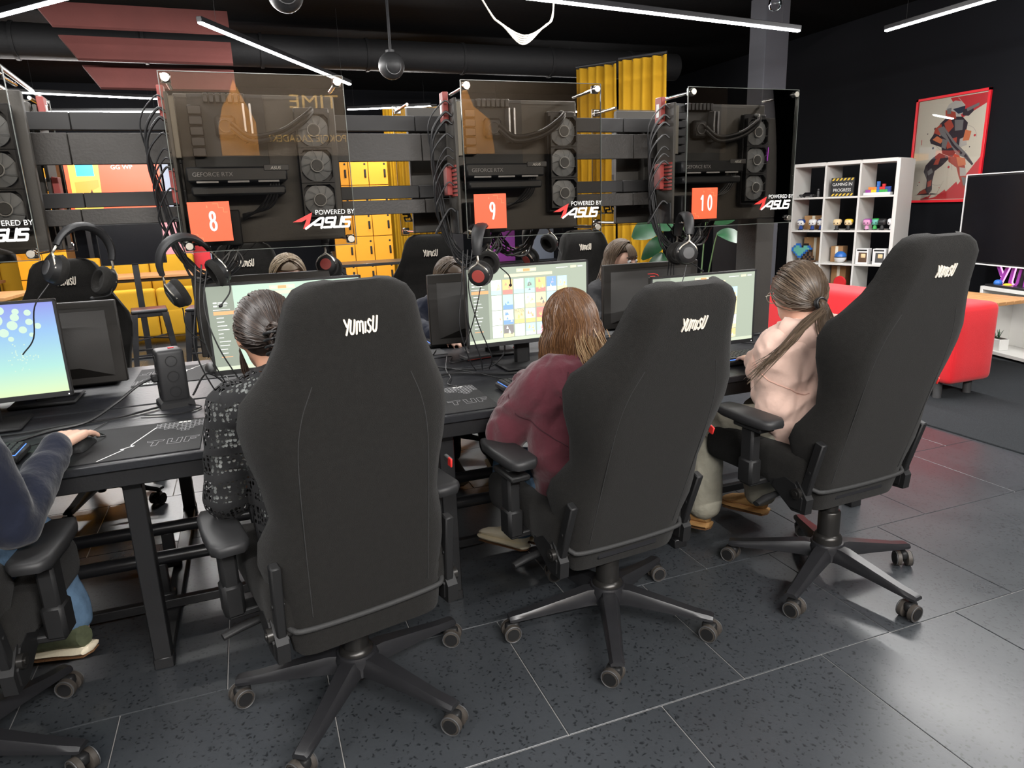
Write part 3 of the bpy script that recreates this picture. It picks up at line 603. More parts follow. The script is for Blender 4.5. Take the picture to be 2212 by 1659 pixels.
# ---------------------------------------------------------------- wall-mounted open computers behind tempered glass
TW, TH = .575, .567
def tower_meshes():
    D = {}
    def A(n, mb, mats, sm=40): D[n] = mesh(mb, mats, sm, n)
    # local: x 0..TW, y 0 = glass, y .2 = chassis plate front, z 0..TH
    g = MB().box((TW/2, 0, TH/2), (TW, .005, TH), b=.0012); A('glass_panel', g, 'glass_smoke')
    ch = MB().box((TW/2+.005, .215, TH/2-.01), (TW-.03, .03, TH-.05), b=.004).box((TW/2, .2545, TH/2), (TW*.55, .053, TH*.7), b=.004); A('chassis_plate', ch, 'chassis')
    sw = MB().box((.006, .165, TH/2-.015), (.012, .13, TH-.06), b=.002).box((.02, .14, .41), (.02, .07, .2), b=.002, mi=1)
    for k in range(8): sw.box((.0, .15, .165+.0155*k), (.006, .09, .009), mi=2)
    sw.box((-.002, .14, .06), (.008, .07, .09), b=.002, mi=3)
    A('side_wall', sw, ['chassis', 'io_shield', 'chassis_red', 'board_dark'])
    A('mount_ear', MB().box((-.012, .19, 0), (.022, .05, .11), b=.002), 'chassis_red'); A('ear_label', MB().box((-.024, .19, 0), (.003, .02, .055)), 'white_print')
    ge = MB()
    for (x, z, a, b_) in ((TW/2, TH, TW, .0022), (TW/2, 0, TW, .0022), (0, TH/2, .0022, TH), (TW, TH/2, .0022, TH)): ge.box((x, 0, z), (a, .0056, b_))
    A('glass_edge', ge, 'glass_rim', 0)
    A('standoff', MB().cyl((0, 0, 0), (0, .205, 0), .0065, n=12).cyl((0, -.012, 0), (0, .004, 0), .0135, n=20).box((0, .012, 0), (.03, .014, .03), b=.003), 'chrome')
    A('corner_cap', MB().cyl((0, -.014, 0), (0, -.0115, 0), .0115, n=20), 'brushed')
    mbd = MB().box((.19, .196, .39), (.25, .006, .28), b=.001); 
    A('motherboard', mbd, 'board_dark')
    hs = MB()
    for k in range(5): hs.box((.085, .18, .335+.035*k), (.045, .03, .03), b=.003)
    for k in range(7): hs.box((.125+.02*k, .182, .515), (.016, .028, .03), b=.002)
    A('heatsink', hs, 'heatsink')
    A('ram_stick', MB().box((0, .17, .43), (.008, .045, .13), b=.001), 'ram')
    cb = MB().box((.18, .175, .42), (.07, .04, .075), b=.01).tube([(.18+.022*math.cos(R(30*k)), .152, .42+.022*math.sin(R(30*k))) for k in range(13)], .003, 6, 1); A('cpu_block', cb, ['plastic_soft', 'plastic_grey'])
    gp = MB().box((.2, .14, .255), (.33, .115, .05), b=.006).box((.2, .14, .2), (.31, .105, .03), b=.006).box((.33, .083, .275), (.085, .008, .02), b=.002, mi=1)
    for k in range(3): gp.box((.10+.1*k, .085, .23), (.07, .003, .006), mi=2)
    Tg = XZat(.055, .081, .248); gp.text('GEFORCE RTX', .02, 0, .0008, 2, Tg, (0, 0)); gp.text('ASUS', .015, 0, .0008, 3, XZat(.31, .0785, .269), (0, 0), shear=.2)
    A('graphics_card', gp, ['gpu', 'plastic_grey', 'grey_print', 'white_print'])
    rd = MB().box((.475, .17, .285), (.125, .03, .40), b=.004); A('radiator', rd, 'heatsink')
    ff = MB()
    ff.box((0, 0, .0575), (.12, .025, .005)).box((0, 0, -.0575), (.12, .025, .005)).box((-.0575, 0, 0), (.005, .025, .12)).box((.0575, 0, 0), (.005, .025, .12))
    for sx in (-1, 1):
        for sz in (-1, 1): ff.prism([(sx*.06, sz*.06), (sx*.06, sz*.035), (sx*.035, sz*.06)], -.012, .012, 0, XZ)
    A('fan', ff, 'fan_frame')
    bl = MB().lathe([(.02, -.006), (.0555, -.012), (.0565, -.006), (.0555, -.002), (.02, .004)], 32, 0, Matrix.Rotation(R(90), 4, 'X'))
    for k in range(9):
        a = R(40*k); bl.tube([(.021*math.cos(a), -.0105, .021*math.sin(a)), (.04*math.cos(a+.25), -.012, .04*math.sin(a+.25)), (.055*math.cos(a+.4), -.0135, .055*math.sin(a+.4))], .0009, 4)
    A('impeller', bl, 'fan_blade')
    hb = MB().cyl((0, -.016, 0), (0, 0, 0), .018, n=20).tube([(.0215*math.cos(R(15*k)), -.0145, .0215*math.sin(R(15*k))) for k in range(25)], .0022, 6, 1); A('fan_hub', hb, ['fan_hub', 'fan_ring'])
    ps = MB().box((.115, .14, .075), (.15, .11, .12), b=.004); 
    for k in range(7): ps.tube([(.115+(.012+.006*k)*math.cos(R(20*j)), .083, .075+(.012+.006*k)*math.sin(R(20*j))) for j in range(19)], .0012, 4)
    A('power_supply', ps, 'plastic_black')
    for i, off in enumerate((0, .018)):
        A('coolant_hose%d' % i, MB().tube(cat([(.2, .15, .43-off), (.26, .13, .385-off), (.36, .11, .40-off), (.43, .1, .44-off), (.47, .12, .47-off*.5), (.475, .155, .48)], 6), .0085, 8), 'cable')
    for i in range(4):
        A('psu_cable%d' % i, MB().tube(cat([(.31+.008*i, .13, .27), (.3+.01*i, .1, .2), (.26+.012*i, .12, .14), (.2, .16, .10+.006*i)], 6), .004, 6), 'cable')
    A('purple_led', MB().box((.548, .15, .31), (.006, .006, .06)), 'rgb_purple')
    cbm = []
    for i in range(9):
        r_ = random.Random(40+i); z1 = [.46, .43, .38, .33, .3, .27, .5, .2, .1][i]; s_ = r_.uniform(.06, .14)
        pts = [(0, .13, z1), (-.03, .14, z1+.01), (-.05-s_*.3, .16, z1-.08), (-.045-.02*r_.random(), .18, max(z1-.28, .05)), (-.01+.03*r_.random(), .17, -.04-.05*r_.random()), (.03+.08*r_.random(), .15, -.09-.03*r_.random()), (.09+.1*r_.random(), .12, -.05), (.14+.1*r_.random(), .14, .02)]
        A('cable%d' % i, MB().tube(cat(pts, 6), r_.choice((.003, .004, .005)), 6), 'cable')
    for i in range(3):
        r_ = random.Random(90+i)
        A('hang_cable%d' % i, MB().tube(cat([(.02+.02*i, .14, -.05), (.0+.015*i, .12, -.2), (.04*i-.02, .11, -.35), (.02+.05*i, .13, -.5), (.06+.03*i, .17, -.565)], 6), .0028, 5), 'cable')
    return D
TM = tower_meshes()
def tower(label, x0, num, ang=0, led=None, cables=True, y=2.6, hang=True):
    z0 = 1.325
    t = thing('open_computer', label, 'computer', (x0, y, z0), ang, 'wall mounted open computers')
    e_ = link('mount_ear', TM['mount_ear'], t, (0, 0, TH-.07)); link('ear_label', TM['ear_label'], e_); link('mount_ear', TM['mount_ear'], t, (0, 0, .22))
    for n in ('glass_panel', 'glass_edge', 'chassis_plate', 'side_wall', 'motherboard', 'heatsink', 'cpu_block', 'graphics_card', 'power_supply', 'radiator'): link(n, TM[n], t)
    for i in (0, 1): link('coolant_hose', TM['coolant_hose%d' % i], t); link('ram_stick', TM['ram_stick'], t, (.245+.022*i, 0, 0))
    for i in range(4): link('power_cable', TM['psu_cable%d' % i], t)
    for (x, z) in ((.02, .02), (TW-.02, .02), (.02, TH-.02), (TW-.02, TH-.02)):
        s = link('standoff', TM['standoff'], t, (x, 0, z)); link('corner_cap', TM['corner_cap'], s)
    for k in range(3):
        f_ = link('fan', TM['fan'], t, (.475, .142, .405-.122*k)); link('impeller', TM['impeller'], f_); link('fan_hub', TM['fan_hub'], f_)
    if led: link('light_strip', TM['purple_led'], t)
    if cables:
        for i in range(9): link('cable', TM['cable%d' % i], t)
        if hang:
            for i in range(3): link('cable', TM['hang_cable%d' % i], t)
    l = MB(); asus(l, .19, 0, .0006, XZat(.36, -.0032, .062), (0, 0), 0, 1); obj('sponsor_logo', l, ['red_print', 'white_print'], t, smooth=0)
    if num is None: return t
    cm_ = MB().box((.095, -.0042, .098), (.13, .003, .13)); cdo = obj('number_card', cm_, 'card_orange', t, smooth=0)
    p = MB(); T = XZat(.095, -.0058, .098); number(p, num, .06, (.008, .002), 0, .0004, T, 0)
    p.stroke([(.012, .058), (.03, .058), (.03, .045), (.045, .045), (.045, .03), (.058, .03)], .0016, 0, .0003, 1, T, 0); p.stroke([(-.058, -.04), (-.045, -.04), (-.045, -.052), (-.03, -.052), (-.03, -.06)], .0016, 0, .0003, 1, T, 0)
    p.prism([(-.008, .046), (-.003, .046), (-.0055, .055)], 0, .0003, 1, T)
    obj('card_print', p, ['white_print', 'card_line'], cdo, smooth=0)['kind'] = 'stuff'
    return t
tower('open computer behind smoked glass cut off by the left edge', -1.18, None)
tower('open computer behind smoked glass with the orange eight card', -.19, '8')
tower('open computer behind smoked glass with the orange nine card', .808, '9')
tower('open computer behind smoked glass with the orange ten card, beside the white shelf', 1.79, '10', led=True)
for x, l, n in ((-.63, 'far side open computer behind the rack, left of the eight card', 0), (.33, 'far side open computer hidden behind the near eight card', 0), (1.27, 'far side open computer showing at the left of the nine card', 1), (2.27, 'far side open computer showing at the left of the ten card', 1)):
    tower(l, x, None, math.pi, y=3.277, cables=bool(n), hang=False)
# ---------------------------------------------------------------- monitors
MW, MH = .566, .338
def monitor(label, cx, cy, zb, yaw=0, tilt=-3, screen='tv_black', ui=None, standz=.0):
    # local: origin on the desk under the stand, screen faces -Y
    t = thing('monitor', label, 'monitor', (cx, cy+.09*math.cos(R(yaw)), ZD), R(yaw), 'desk monitors')
    zc = zb-ZD+MH/2
    hd = MB().box((0, -.09, zc), (MW, .022, MH), b=.004)
    hd.loft([[(-.24, -.078, zc-.14), (.24, -.078, zc-.14), (.24, -.078, zc+.13), (-.24, -.078, zc+.13)], [(-.13, -.028, zc-.09), (.13, -.028, zc-.09), (.13, -.028, zc+.05), (-.13, -.028, zc+.05)]])
    obj('housing', hd, 'monitor_back', t)
    bz = MB(); b_ = .009
    for (x, z, wx, wz) in ((0, zc+MH/2-b_/2, MW, b_), (0, zc-MH/2+b_, MW, 2*b_), (-MW/2+b_/2, zc, b_, MH), (MW/2-b_/2, zc, b_, MH)): bz.box((x, -.1015, z), (wx, .006, wz), b=.001)
    obj('bezel', bz, 'plastic_grey' if False else 'plastic_soft', t)
    sw, sh = MW-2*b_, MH-3*b_; sz = zc+b_/2
    s = obj('screen', MB().box((0, -.1015, sz), (sw, .002, sh)), 'wallpaper' if ui == 'wall' else screen, t, smooth=0)
    T = XZat(-sw/2, -.1026, sz-sh/2)
    if ui: screen_ui(ui, s, T, sw, sh)
    st = MB().box((0, 0, (zc-.05)/2+.012), (.07, .03, zc-.03), b=.008).box((0, -.05, zc-.02), (.05, .07, .05), b=.006); obj('stand_neck', st, 'plastic_black', t)
    obj('stand_base', MB().box((0, -.02, .008), (.23, .2, .014), b=.006), 'plastic_black', t)
    ring = MB().tube([(.03*math.cos(R(k)), .02, .09+.03*math.sin(R(k))) for k in range(200, 345, 12)], .006, 6); obj('cable_ring', ring, 'red_print', t)
    lg = MB(); Tl = Matrix(((-1, 0, 0, 0), (0, -.53, .848, -.0525), (0, .848, .53, zc+.0915), (0, 0, 0, 1)))
    lg.stroke([(-.03, .022), (.008, .022), (.026, .014), (.03, -.01), (.022, -.022)], .005, 0, .0015, 0, Tl, 6); lg.stroke([(-.02, .006), (.004, .006), (.012, -.002), (.012, -.02)], .005, 0, .0015, 0, Tl, 6)
    if ui is None: obj('back_logo', lg, 'red_print', t, smooth=0)
    obj('power_light', MB().box((MW/2-.012, -.1045, zc-MH/2+.007), (.004, .001, .004)), 'ui_white', t, smooth=0)
    return t
def screen_ui(ui, par, T, w_, h_):
    z = .0006
    if ui == 'wall':
        p = MB(); r_ = random.Random(5)
        dots = [(.43, .96, .3), (.52, .95, .55), (.62, .955, .55), (.72, .97, .4), (.80, .95, .3), (.47, .87, .5), (.58, .865, .6), (.69, .87, .6), (.79, .89, .38), (.86, .93, .3), (.44, .79, .3), (.55, .79, .5), (.67, .80, .55), (.77, .805, .45), (.86, .83, .32), (.60, .71, .3), (.72, .73, .42), (.82, .75, .35), (.9, .78, .3), (.75, .66, .25), (.86, .69, .22)]
        for x, y, s in dots:
            q = s*.034; p.prism([(x*w_+q*math.cos(R(22.5*k)), y*h_+q*math.sin(R(22.5*k))-.01) for k in range(16)], 0, .0003, 0, T)
        for k in range(34):
            x, y = r_.gauss(.78, .045), r_.gauss(.42, .06); q = .0022
            p.prism([(x*w_+q*math.cos(R(60*j)), y*h_+q*math.sin(R(60*j))) for j in range(6)], 0, .0003, 0, T)
        o = obj('screen_print', p, 'ui_mint', par, smooth=0); o['kind'] = 'stuff'; return
    mats = ['ui_white', 'ui_orange', 'ui_bar', 'ui_cream', 'ui_side'] + ['ui_'+k for k in UIC]
    ix = {k: 5+i for i, k in enumerate(UIC)}
    p = MB()
    def rc(x0, y0, x1, y1, m_, zz=z): p.prism([(x0*w_, y0*h_), (x1*w_, y0*h_), (x1*w_, y1*h_), (x0*w_, y1*h_)], 0, zz, m_, T)
    rc(0, 0, 1, .045, 2, .0003); rc(0, .045, .165, 1, 4, .0002)
    rc(.40, .925, .565, .97, 3, .0003); rc(.455, .93, .51, .965, 1); rc(.412, .945, .44, .951, 0); rc(.525, .945, .553, .951, 0)
    rc(.30, .865, .70, .905, 3, .0003)
    rc(.735, .945, .835, .952, 0); rc(.86, .935, .91, .965, 3); rc(.925, .943, .965, .957, 0)
    lens = [(.82, .6), (.795, .55), (.755, .55)]
    rc(.035, .80, .058, .815, 0); rc(.064, .805, .12, .812, 0); rc(.064, .79, .125, .797, 0); rc(.035, .762, .058, .777, 0); rc(.064, .765, .118, .772, 0)
    rc(.03, .722, .135, .728, 0); rc(.03, .665, .165, .705, 1)
    r_ = random.Random(3)
    for k in range(11): rc(.045, .625-.047*k, .045+r_.choice((.03, .045, .06, .07)), .633-.047*k, 0 if k < 10 else 1)
    if ui == 'home':
        rc(.2, .79, .29, .8, 0); rc(.55, .78, 1, .783, 0, .0003); rc(.5, .60, .99, .78, 3, .0002)
    if ui in ('games', 'games2'):
        cols = ['wcy', 'orn', 'wcw', 'gck', 'ory', 'bwp', 'cyo', 'www', 'cbw', 'www', 'wyo', 'ynk', 'cwb', 'yyo', 'wwn', 'wbk', 'yon', 'won', 'ror', 'cbw', 'wyw', 'wwo', 'kyw', 'www', 'cwo', 'cpr', 'wcb', 'oyw']
        x0, cw, ch, top = (.19, .081, .195, .835) if ui == 'games' else (.19, .081, .195, .80)
        for rr in range(4):
            for cc in range(7):
                c = cols[rr*7+cc]; xa = x0+cc*.0925; ya = top-rr*.205; yb = max(ya-ch, .055)
                if ya < .06: continue
                rc(xa, yb, xa+cw, ya, ix[c[0]], .0003); hh = ya-yb
                rc(xa, yb, xa+cw, yb+hh*.3, ix[c[1]], .0004)
                r2 = random.Random(rr*7+cc)
                for q in range(5):
                    px = xa+cw*r2.uniform(.1, .7); py = yb+hh*r2.uniform(.15, .7); p.prism([(px*w_, py*h_), ((px+cw*.25)*w_, py*h_), ((px+cw*r2.uniform(.05, .2))*w_, (py+hh*r2.uniform(.15, .35))*h_)], 0, .0005, ix[c[r2.randint(0, 2)]], T)
        if ui == 'games': p.text('MAFIA', .022, 0, .0007, ix['k'], T, ((x0+.0925*2+.04)*w_, .375*h_), 'CENTER', .7)
    o = obj('screen_print', p, mats, par, smooth=0); o['kind'] = 'stuff'
monitor('monitor at the left edge showing a blue green wallpaper with pale circles', -.905, 2.74, .852, 2, ui='wall')
monitor('lit monitor with pale green menu screen behind the dark haired head', .126, 2.745, .865, -1, screen='ui_mint', ui='home')
monitor('lit monitor showing a grid of game covers behind the long haired head', 1.105, 2.74, .866, 1, screen='ui_bg', ui='games')
monitor('lit monitor with a cream game menu, rightmost of the near screens', 1.895, 2.60, .785, 1, screen='ui_bg', ui='games2')
monitor('dark back of a monitor across the desk beside the power tower', -.80, 3.21, .79, 180)
monitor('dark back of a monitor with red logo, above the menu screen', .06, 3.21, .855, 180)
monitor('dark back of a monitor just left of the game cover screen', 1.065, 3.21, .80, 176)
monitor('dark back of a monitor with red logo below the hanging headset at card 10', 2.0, 3.21, .79, 178)

# ---------------------------------------------------------------- keyboards, mice, pads
KEY = mesh(MB().loft([[(-.0088, -.0088, 0), (.0088, -.0088, 0), (.0088, .0088, 0), (-.0088, .0088, 0)], [(-.0066, -.0062, .0085), (.0066, -.0062, .0085), (.0066, .0072, .0085), (-.0066, .0072, .0085)]]), 'plastic_soft', 0, 'key')
def keyboard(label, x, y, yaw=0, single=True):
    t = thing('keyboard', label, 'keyboard', (x, y, ZD+.005), R(yaw), 'mechanical keyboards')
    obj('case', MB().box((0, 0, .011), (.362, .138, .022), b=.005), 'plastic_black', t); obj('light_plate', MB().box((0, 0, .0225), (.345, .118, .002)), 'key_blue', t, smooth=0)
    rows = MB()
    for j in range(6):
        for i in range(18):
            if i in (14,) and j > 0 and False: continue
            px, py = -.1625+.0191*i, -.0485+.0192*j
            if j == 0 and 3 <= i <= 8: continue
            if single: link('key', KEY, t, (px, py, .0235))
            else: rows.loft([[(px-.0088, py-.0088, .0235), (px+.0088, py-.0088, .0235), (px+.0088, py+.0088, .0235), (px-.0088, py+.0088, .0235)], [(px-.0066, py-.0062, .032), (px+.0066, py-.0062, .032), (px+.0066, py+.0072, .032), (px-.0066, py+.0072, .032)]])
    sp = MB().box((-.1625+.0191*5.5, -.0485, .0275), (.112, .0165, .008), b=.002); obj('space_bar', sp, 'plastic_soft', t)
    if not single: o = obj('keys', rows, 'plastic_soft', t, smooth=0); o['kind'] = 'stuff'
keyboard('black keyboard with blue light at the left edge of the desk', -.875, 2.385)
keyboard('black keyboard in front of the person in the maroon sweatshirt', 1.035, 2.42, 2)
keyboard('black keyboard in front of the person in the pink hoodie', 1.965, 2.40, 0)
keyboard('black keyboard under the menu screen, hidden by the crochet top', .16, 2.44, 0, False)
keyboard('far keyboard behind the monitor back beside the power tower', -.76, 3.40, 180, False)
keyboard('far keyboard glowing blue left of the game cover screen', 1.0, 3.44, 180, False)
keyboard('far keyboard with red and blue light below the fringe haired person', 2.02, 3.44, 180, False)
def pad(label, x, y, yaw=0):
    t = thing('mouse_pad', label, 'mouse pad', (x, y, ZD), R(yaw), 'printed mouse pads')
    obj('cloth', MB().box((0, 0, .0018), (.42, .36, .0032), b=.0012), 'mat_black', t)
    p = MB(); T = Matrix.Translation((0, 0, .0035)); r_ = random.Random(2)
    p.stroke([(-.03, -.175), (.03, -.09), (.02, -.085), (.055, -.06), (.05, -.07), (.045, -.05), (.10, .12)], .004, 0, .0003, 0, Matrix.Translation((-.04, 0, .0035)), 0)
    def sq(a, b, c, d, fill=False):
        if fill: p.prism([(a, b), (c, b), (c, d), (a, d)], 0, .0003, 0, T)
        else: p.stroke([(a, b), (c, b), (c, d), (a, d), (a, b)], .0013, 0, .0003, 1, T, 0)
    for j in range(6):
        for i in range(11):
            if j < 3 and (i < 2+2*(2-j) or (i > 8 and j < 2) or r_.random() < .25): continue
            x0 = .06+.0135*i-.008*j*0; y0 = .045+.02*j; sq(x0, y0, x0+.011, y0+.016, j == 5 and i in (5, 6, 7))
    def ol(poly): p.stroke(poly+[poly[0]], .0014, 0, .0003, 1, T, 0)
    ox, oy, s = .05, -.09, .055
    ol([(ox, oy+s), (ox+.05, oy+s), (ox+.046, oy+s*.75), (ox+.034, oy+s*.75), (ox+.028, oy), (ox+.014, oy), (ox+.018, oy+s*.75), (ox+.002, oy+s*.75)])
    ol([(ox+.06, oy+s), (ox+.073, oy+s), (ox+.07, oy+s*.3), (ox+.086, oy+s*.3), (ox+.09, oy+s), (ox+.103, oy+s), (ox+.098, oy), (ox+.06, oy)])
    ol([(ox+.112, oy+s), (ox+.152, oy+s), (ox+.15, oy+s*.78), (ox+.126, oy+s*.78), (ox+.126, oy+s*.6), (ox+.143, oy+s*.6), (ox+.142, oy+s*.4), (ox+.124, oy+s*.4), (ox+.122, oy), (ox+.108, oy)])
    obj('print', p, ['white_print', 'grey_print'], t, smooth=0)['kind'] = 'stuff'
    return t
pad('black printed mouse pad under the hand with a white zigzag line', -.41, 2.405)
pad('black printed mouse pad beside the keyboard of the maroon sweatshirt', .575, 2.405)
pad('black printed mouse pad across the desk behind the power tower', -.31, 3.42, 180)
pad('black printed mouse pad across the desk left of the far glowing keyboard', .66, 3.40, 180)
pad('black printed mouse pad across the desk beside the fringe haired person', 1.62, 3.42, 180)
def mouse(label, x, y, yaw=0):
    t = thing('mouse', label, 'mouse', (x, y, ZD+.0036), R(yaw), 'computer mice')
    rings = []
    for k, (yy, w_, h_) in enumerate(((-.062, .012, .006), (-.058, .026, .02), (-.04, .032, .034), (-.01, .031, .039), (.02, .029, .034), (.045, .03, .024), (.06, .026, .014), (.063, .018, .008))):
        rings.append([(w_*math.cos(R(a)), yy, .002+h_*max(0, math.sin(R(a)))) for a in range(0, 181, 20)] + [(0, yy, .001)])
    obj('body', MB().loft(rings), 'plastic_soft', t); obj('wheel', MB().cyl((-.004, .035, .03), (.004, .035, .03), .009, n=14), 'plastic_grey', t)
    obj('cord', MB().tube(cat([(0, .062, .008), (.0, .1, .003), (-.03, .17, .001), (-.02, .28, .001)], 6), .002, 6), 'cable', t)
mouse('black mouse under the hand on the near left pad', -.552, 2.40, -10)
mouse('black mouse on the far pad right of the power tower', -.20, 3.40, 190)
mouse('black mouse across the desk on the pad by the fringe haired person', 1.62, 3.40, 180)

# ---------------------------------------------------------------- power tower, headsets, loose cables
t = thing('power_tower', 'black upright power socket tower standing on the desk', 'power strip', (-.315, 2.845, ZD), R(14))
obj('body', MB().rbox((0, 0, .118), (.096, .096, .2), .014, 2), 'plastic_soft', t); obj('foot', MB().loft([[(-.06, -.06, 0), (.06, -.06, 0), (.06, .06, 0), (-.06, .06, 0)], [(-.058, -.058, .018), (.058, -.058, .018), (.058, .058, .018), (-.058, .058, .018)], [(-.045, -.045, .028), (.045, -.045, .028), (.045, .045, .028), (-.045, .045, .028)]]), 'plastic_black', t)
for sd in range(2):
    for k in range(3):
        s_ = MB(); 
        s_.lathe([(.021, 0), (.021, .002), (.018, .002), (.017, -.004), (.001, -.004)], 20); s_.cyl((-.008, 0, -.0038), (-.008, 0, -.002), .003, n=8).cyl((.008, 0, -.0038), (.008, 0, -.002), .003, n=8)
        o = obj('socket', s_, 'plastic_black', t, (0, -.0475, .06+.058*k) if sd == 0 else (-.0475, 0, .06+.058*k), (R(90), R(45), 0) if sd == 0 else (R(90), 0, R(-90)))
obj('switch', MB().box((.012, 0, .219), (.02, .014, .004), b=.001), 'toy_red', t); obj('plug', MB().box((-.058, -.01, .115), (.026, .03, .03), b=.006), 'plastic_black', t)
obj('cord', MB().tube(cat([(-.07, -.01, .115), (-.12, -.03, .1), (-.2, -.04, .05), (-.3, -.08, .01), (-.42, -.1, .005), (-.55, -.2, .005), (-.62, -.3, .005)], 7), .0055, 8), 'cable', t)
def headset(label, loc, rot, red=False):
    t = thing('headset', label, 'headset', loc, 0, 'hanging headsets'); t.rotation_euler = rot
    r_ = .088; arc = [(r_*math.cos(R(a)), 0, r_*math.sin(R(a))*1.08) for a in range(5, 176, 10)]
    obj('headband', MB().tube(arc, [.008+.006*math.sin(R(a)) for a in range(5, 176, 10)], 10, flat=1.9, up=(0, 1, 0)), 'plastic_soft', t)
    for s in (-1, 1):
        obj('yoke', MB().tube(cat([(s*r_, 0, .005), (s*(r_+.008), 0, -.02), (s*(r_+.01), .03, -.045), (s*(r_+.006), .04, -.07)], 5), .004, 7).tube(cat([(s*(r_+.008), 0, -.02), (s*(r_+.01), -.03, -.045), (s*(r_+.006), -.04, -.07)], 5), .004, 7), 'brushed', t)
        T = Matrix.Translation((s*(r_-.008), 0, -.07)) @ Matrix.Rotation(R(90*s), 4, 'Y')
        c = obj('ear_cup', MB().lathe([(.001, .027), (.03, .026), (.042, .018), (.046, .004), (.047, -.002)], 24, 0, T), 'plastic_black', t); obj('ear_cushion', MB().lathe([(.047, -.001), (.05, -.008), (.05, -.018), (.044, -.026), (.034, -.026), (.028, -.018), (.026, -.008)], 24, 0, T), 'fabric_black', c)
        obj('cup_badge', MB().lathe([(.001, .0285), (.024, .0275), (.026, .025)], 20, 0, T), 'chassis_red' if red else 'plastic_grey', c)
    obj('microphone', MB().tube(cat([(r_+.0, -.04, -.09), (r_-.03, -.085, -.12), (r_-.08, -.1, -.14)], 6), .0025, 6).ell((r_-.085, -.1, -.142), (.008, .006, .006), 10, 6), 'plastic_black', t)
    obj('cord', MB().tube(cat([(-r_, 0, -.12), (-r_-.02, .02, -.2), (-r_+.01, .06, -.3), (-r_, .09, -.36)], 6), .0022, 6), 'cable', t)
headset('black headset with wide headband hanging below the card 8 computer', (-.185, 2.60, 1.285), (R(8), R(-24), R(18)))
headset('black headset with red cup hanging below the card 9 computer', (.865, 2.60, 1.275), (R(0), R(-12), R(58)), True)
headset('black headset hanging below the card 10 computer before a plant', (1.79, 2.61, 1.285), (R(5), R(4), R(72)))
headset('black headset hanging below the leftmost computer before an empty chair', (-.50, 2.70, 1.33), (R(0), R(20), R(35)))
headset('far black headset seen under the glass of card 9', (1.40, 3.32, 1.28), (R(10), R(-25), R(20)), True)
headset('far black headset with red side seen under the glass of card 8', (.36, 3.32, 1.27), (0, R(10), R(75)), True)
def cable(label, pts, r=.003, m_='cable'):
    tag(obj('cable', MB().tube(cat(pts, 7), r, 6), m_), label, 'cable', 'cables on the desk')
cable('black cable running flat from the power tower to the left monitor', [(-.37, 2.80, .757), (-.5, 2.72, .756), (-.65, 2.70, .756), (-.8, 2.66, .756), (-.95, 2.7, .756)], .004)
cable('thin black cable looping in front of the power tower', [(-.27, 2.80, .757), (-.22, 2.74, .755), (-.28, 2.68, .755), (-.38, 2.7, .755), (-.42, 2.72, .756)], .0025)
cable('black cable looping right of the power tower towards the menu monitor', [(-.25, 2.84, .78), (-.2, 2.92, .84), (-.14, 2.9, .80), (-.16, 2.84, .757), (-.05, 2.8, .757), (.05, 2.86, .757)], .004)
cable('thick black cable lying from the desk seam to the game cover monitor', [(.60, 2.72, .757), (.75, 2.78, .758), (.9, 2.70, .757), (1.02, 2.66, .757), (1.2, 2.7, .757)], .005)
cable('black cable arching over the desk left of the game cover monitor', [(.78, 3.10, .80), (.72, 2.98, .765), (.80, 2.86, .757), (.93, 2.80, .76), (1.02, 2.84, .80), (1.04, 2.87, .86)], .004)
cable('thin black cable trailing to the pad of the crochet top person', [(.80, 2.98, .79), (.76, 2.86, .76), (.74, 2.72, .757), (.70, 2.62, .757), (.72, 2.55, .758)], .0025)
cable('thin black cable running to the middle keyboard', [(.76, 2.92, .757), (.86, 2.74, .757), (.92, 2.6, .757), (.97, 2.55, .757), (1.0, 2.48, .765)], .0025)
cable('thin tangled cable on the far side left of the game cover monitor', [(.68, 3.10, .757), (.78, 3.06, .77), (.86, 3.12, .757), (.82, 3.0, .757), (.92, 3.02, .757), (.98, 3.15, .757)], .003)
cable('thin black cable behind the rightmost lit screen', [(2.12, 2.82, .757), (2.2, 2.72, .757), (2.26, 2.6, .757), (2.2, 2.5, .757), (2.14, 2.47, .77)], .0025)
cable('thin black cable on the desk near the left edge keyboard', [(-.72, 2.46, .76), (-.66, 2.52, .757), (-.55, 2.56, .757), (-.5, 2.50, .757), (-.515, 2.46, .765)], .0025)
t = thing('usb_box', 'small flat grey box on the desk under the cables', 'box', (.96, 3.06, ZD), R(8)); obj('case', MB().box((0, 0, .01), (.13, .09, .019), b=.003), 'plastic_grey', t); obj('band', MB().box((0, -.0455, .006), (.12, .001, .004)), 'chassis_red', t, smooth=0)
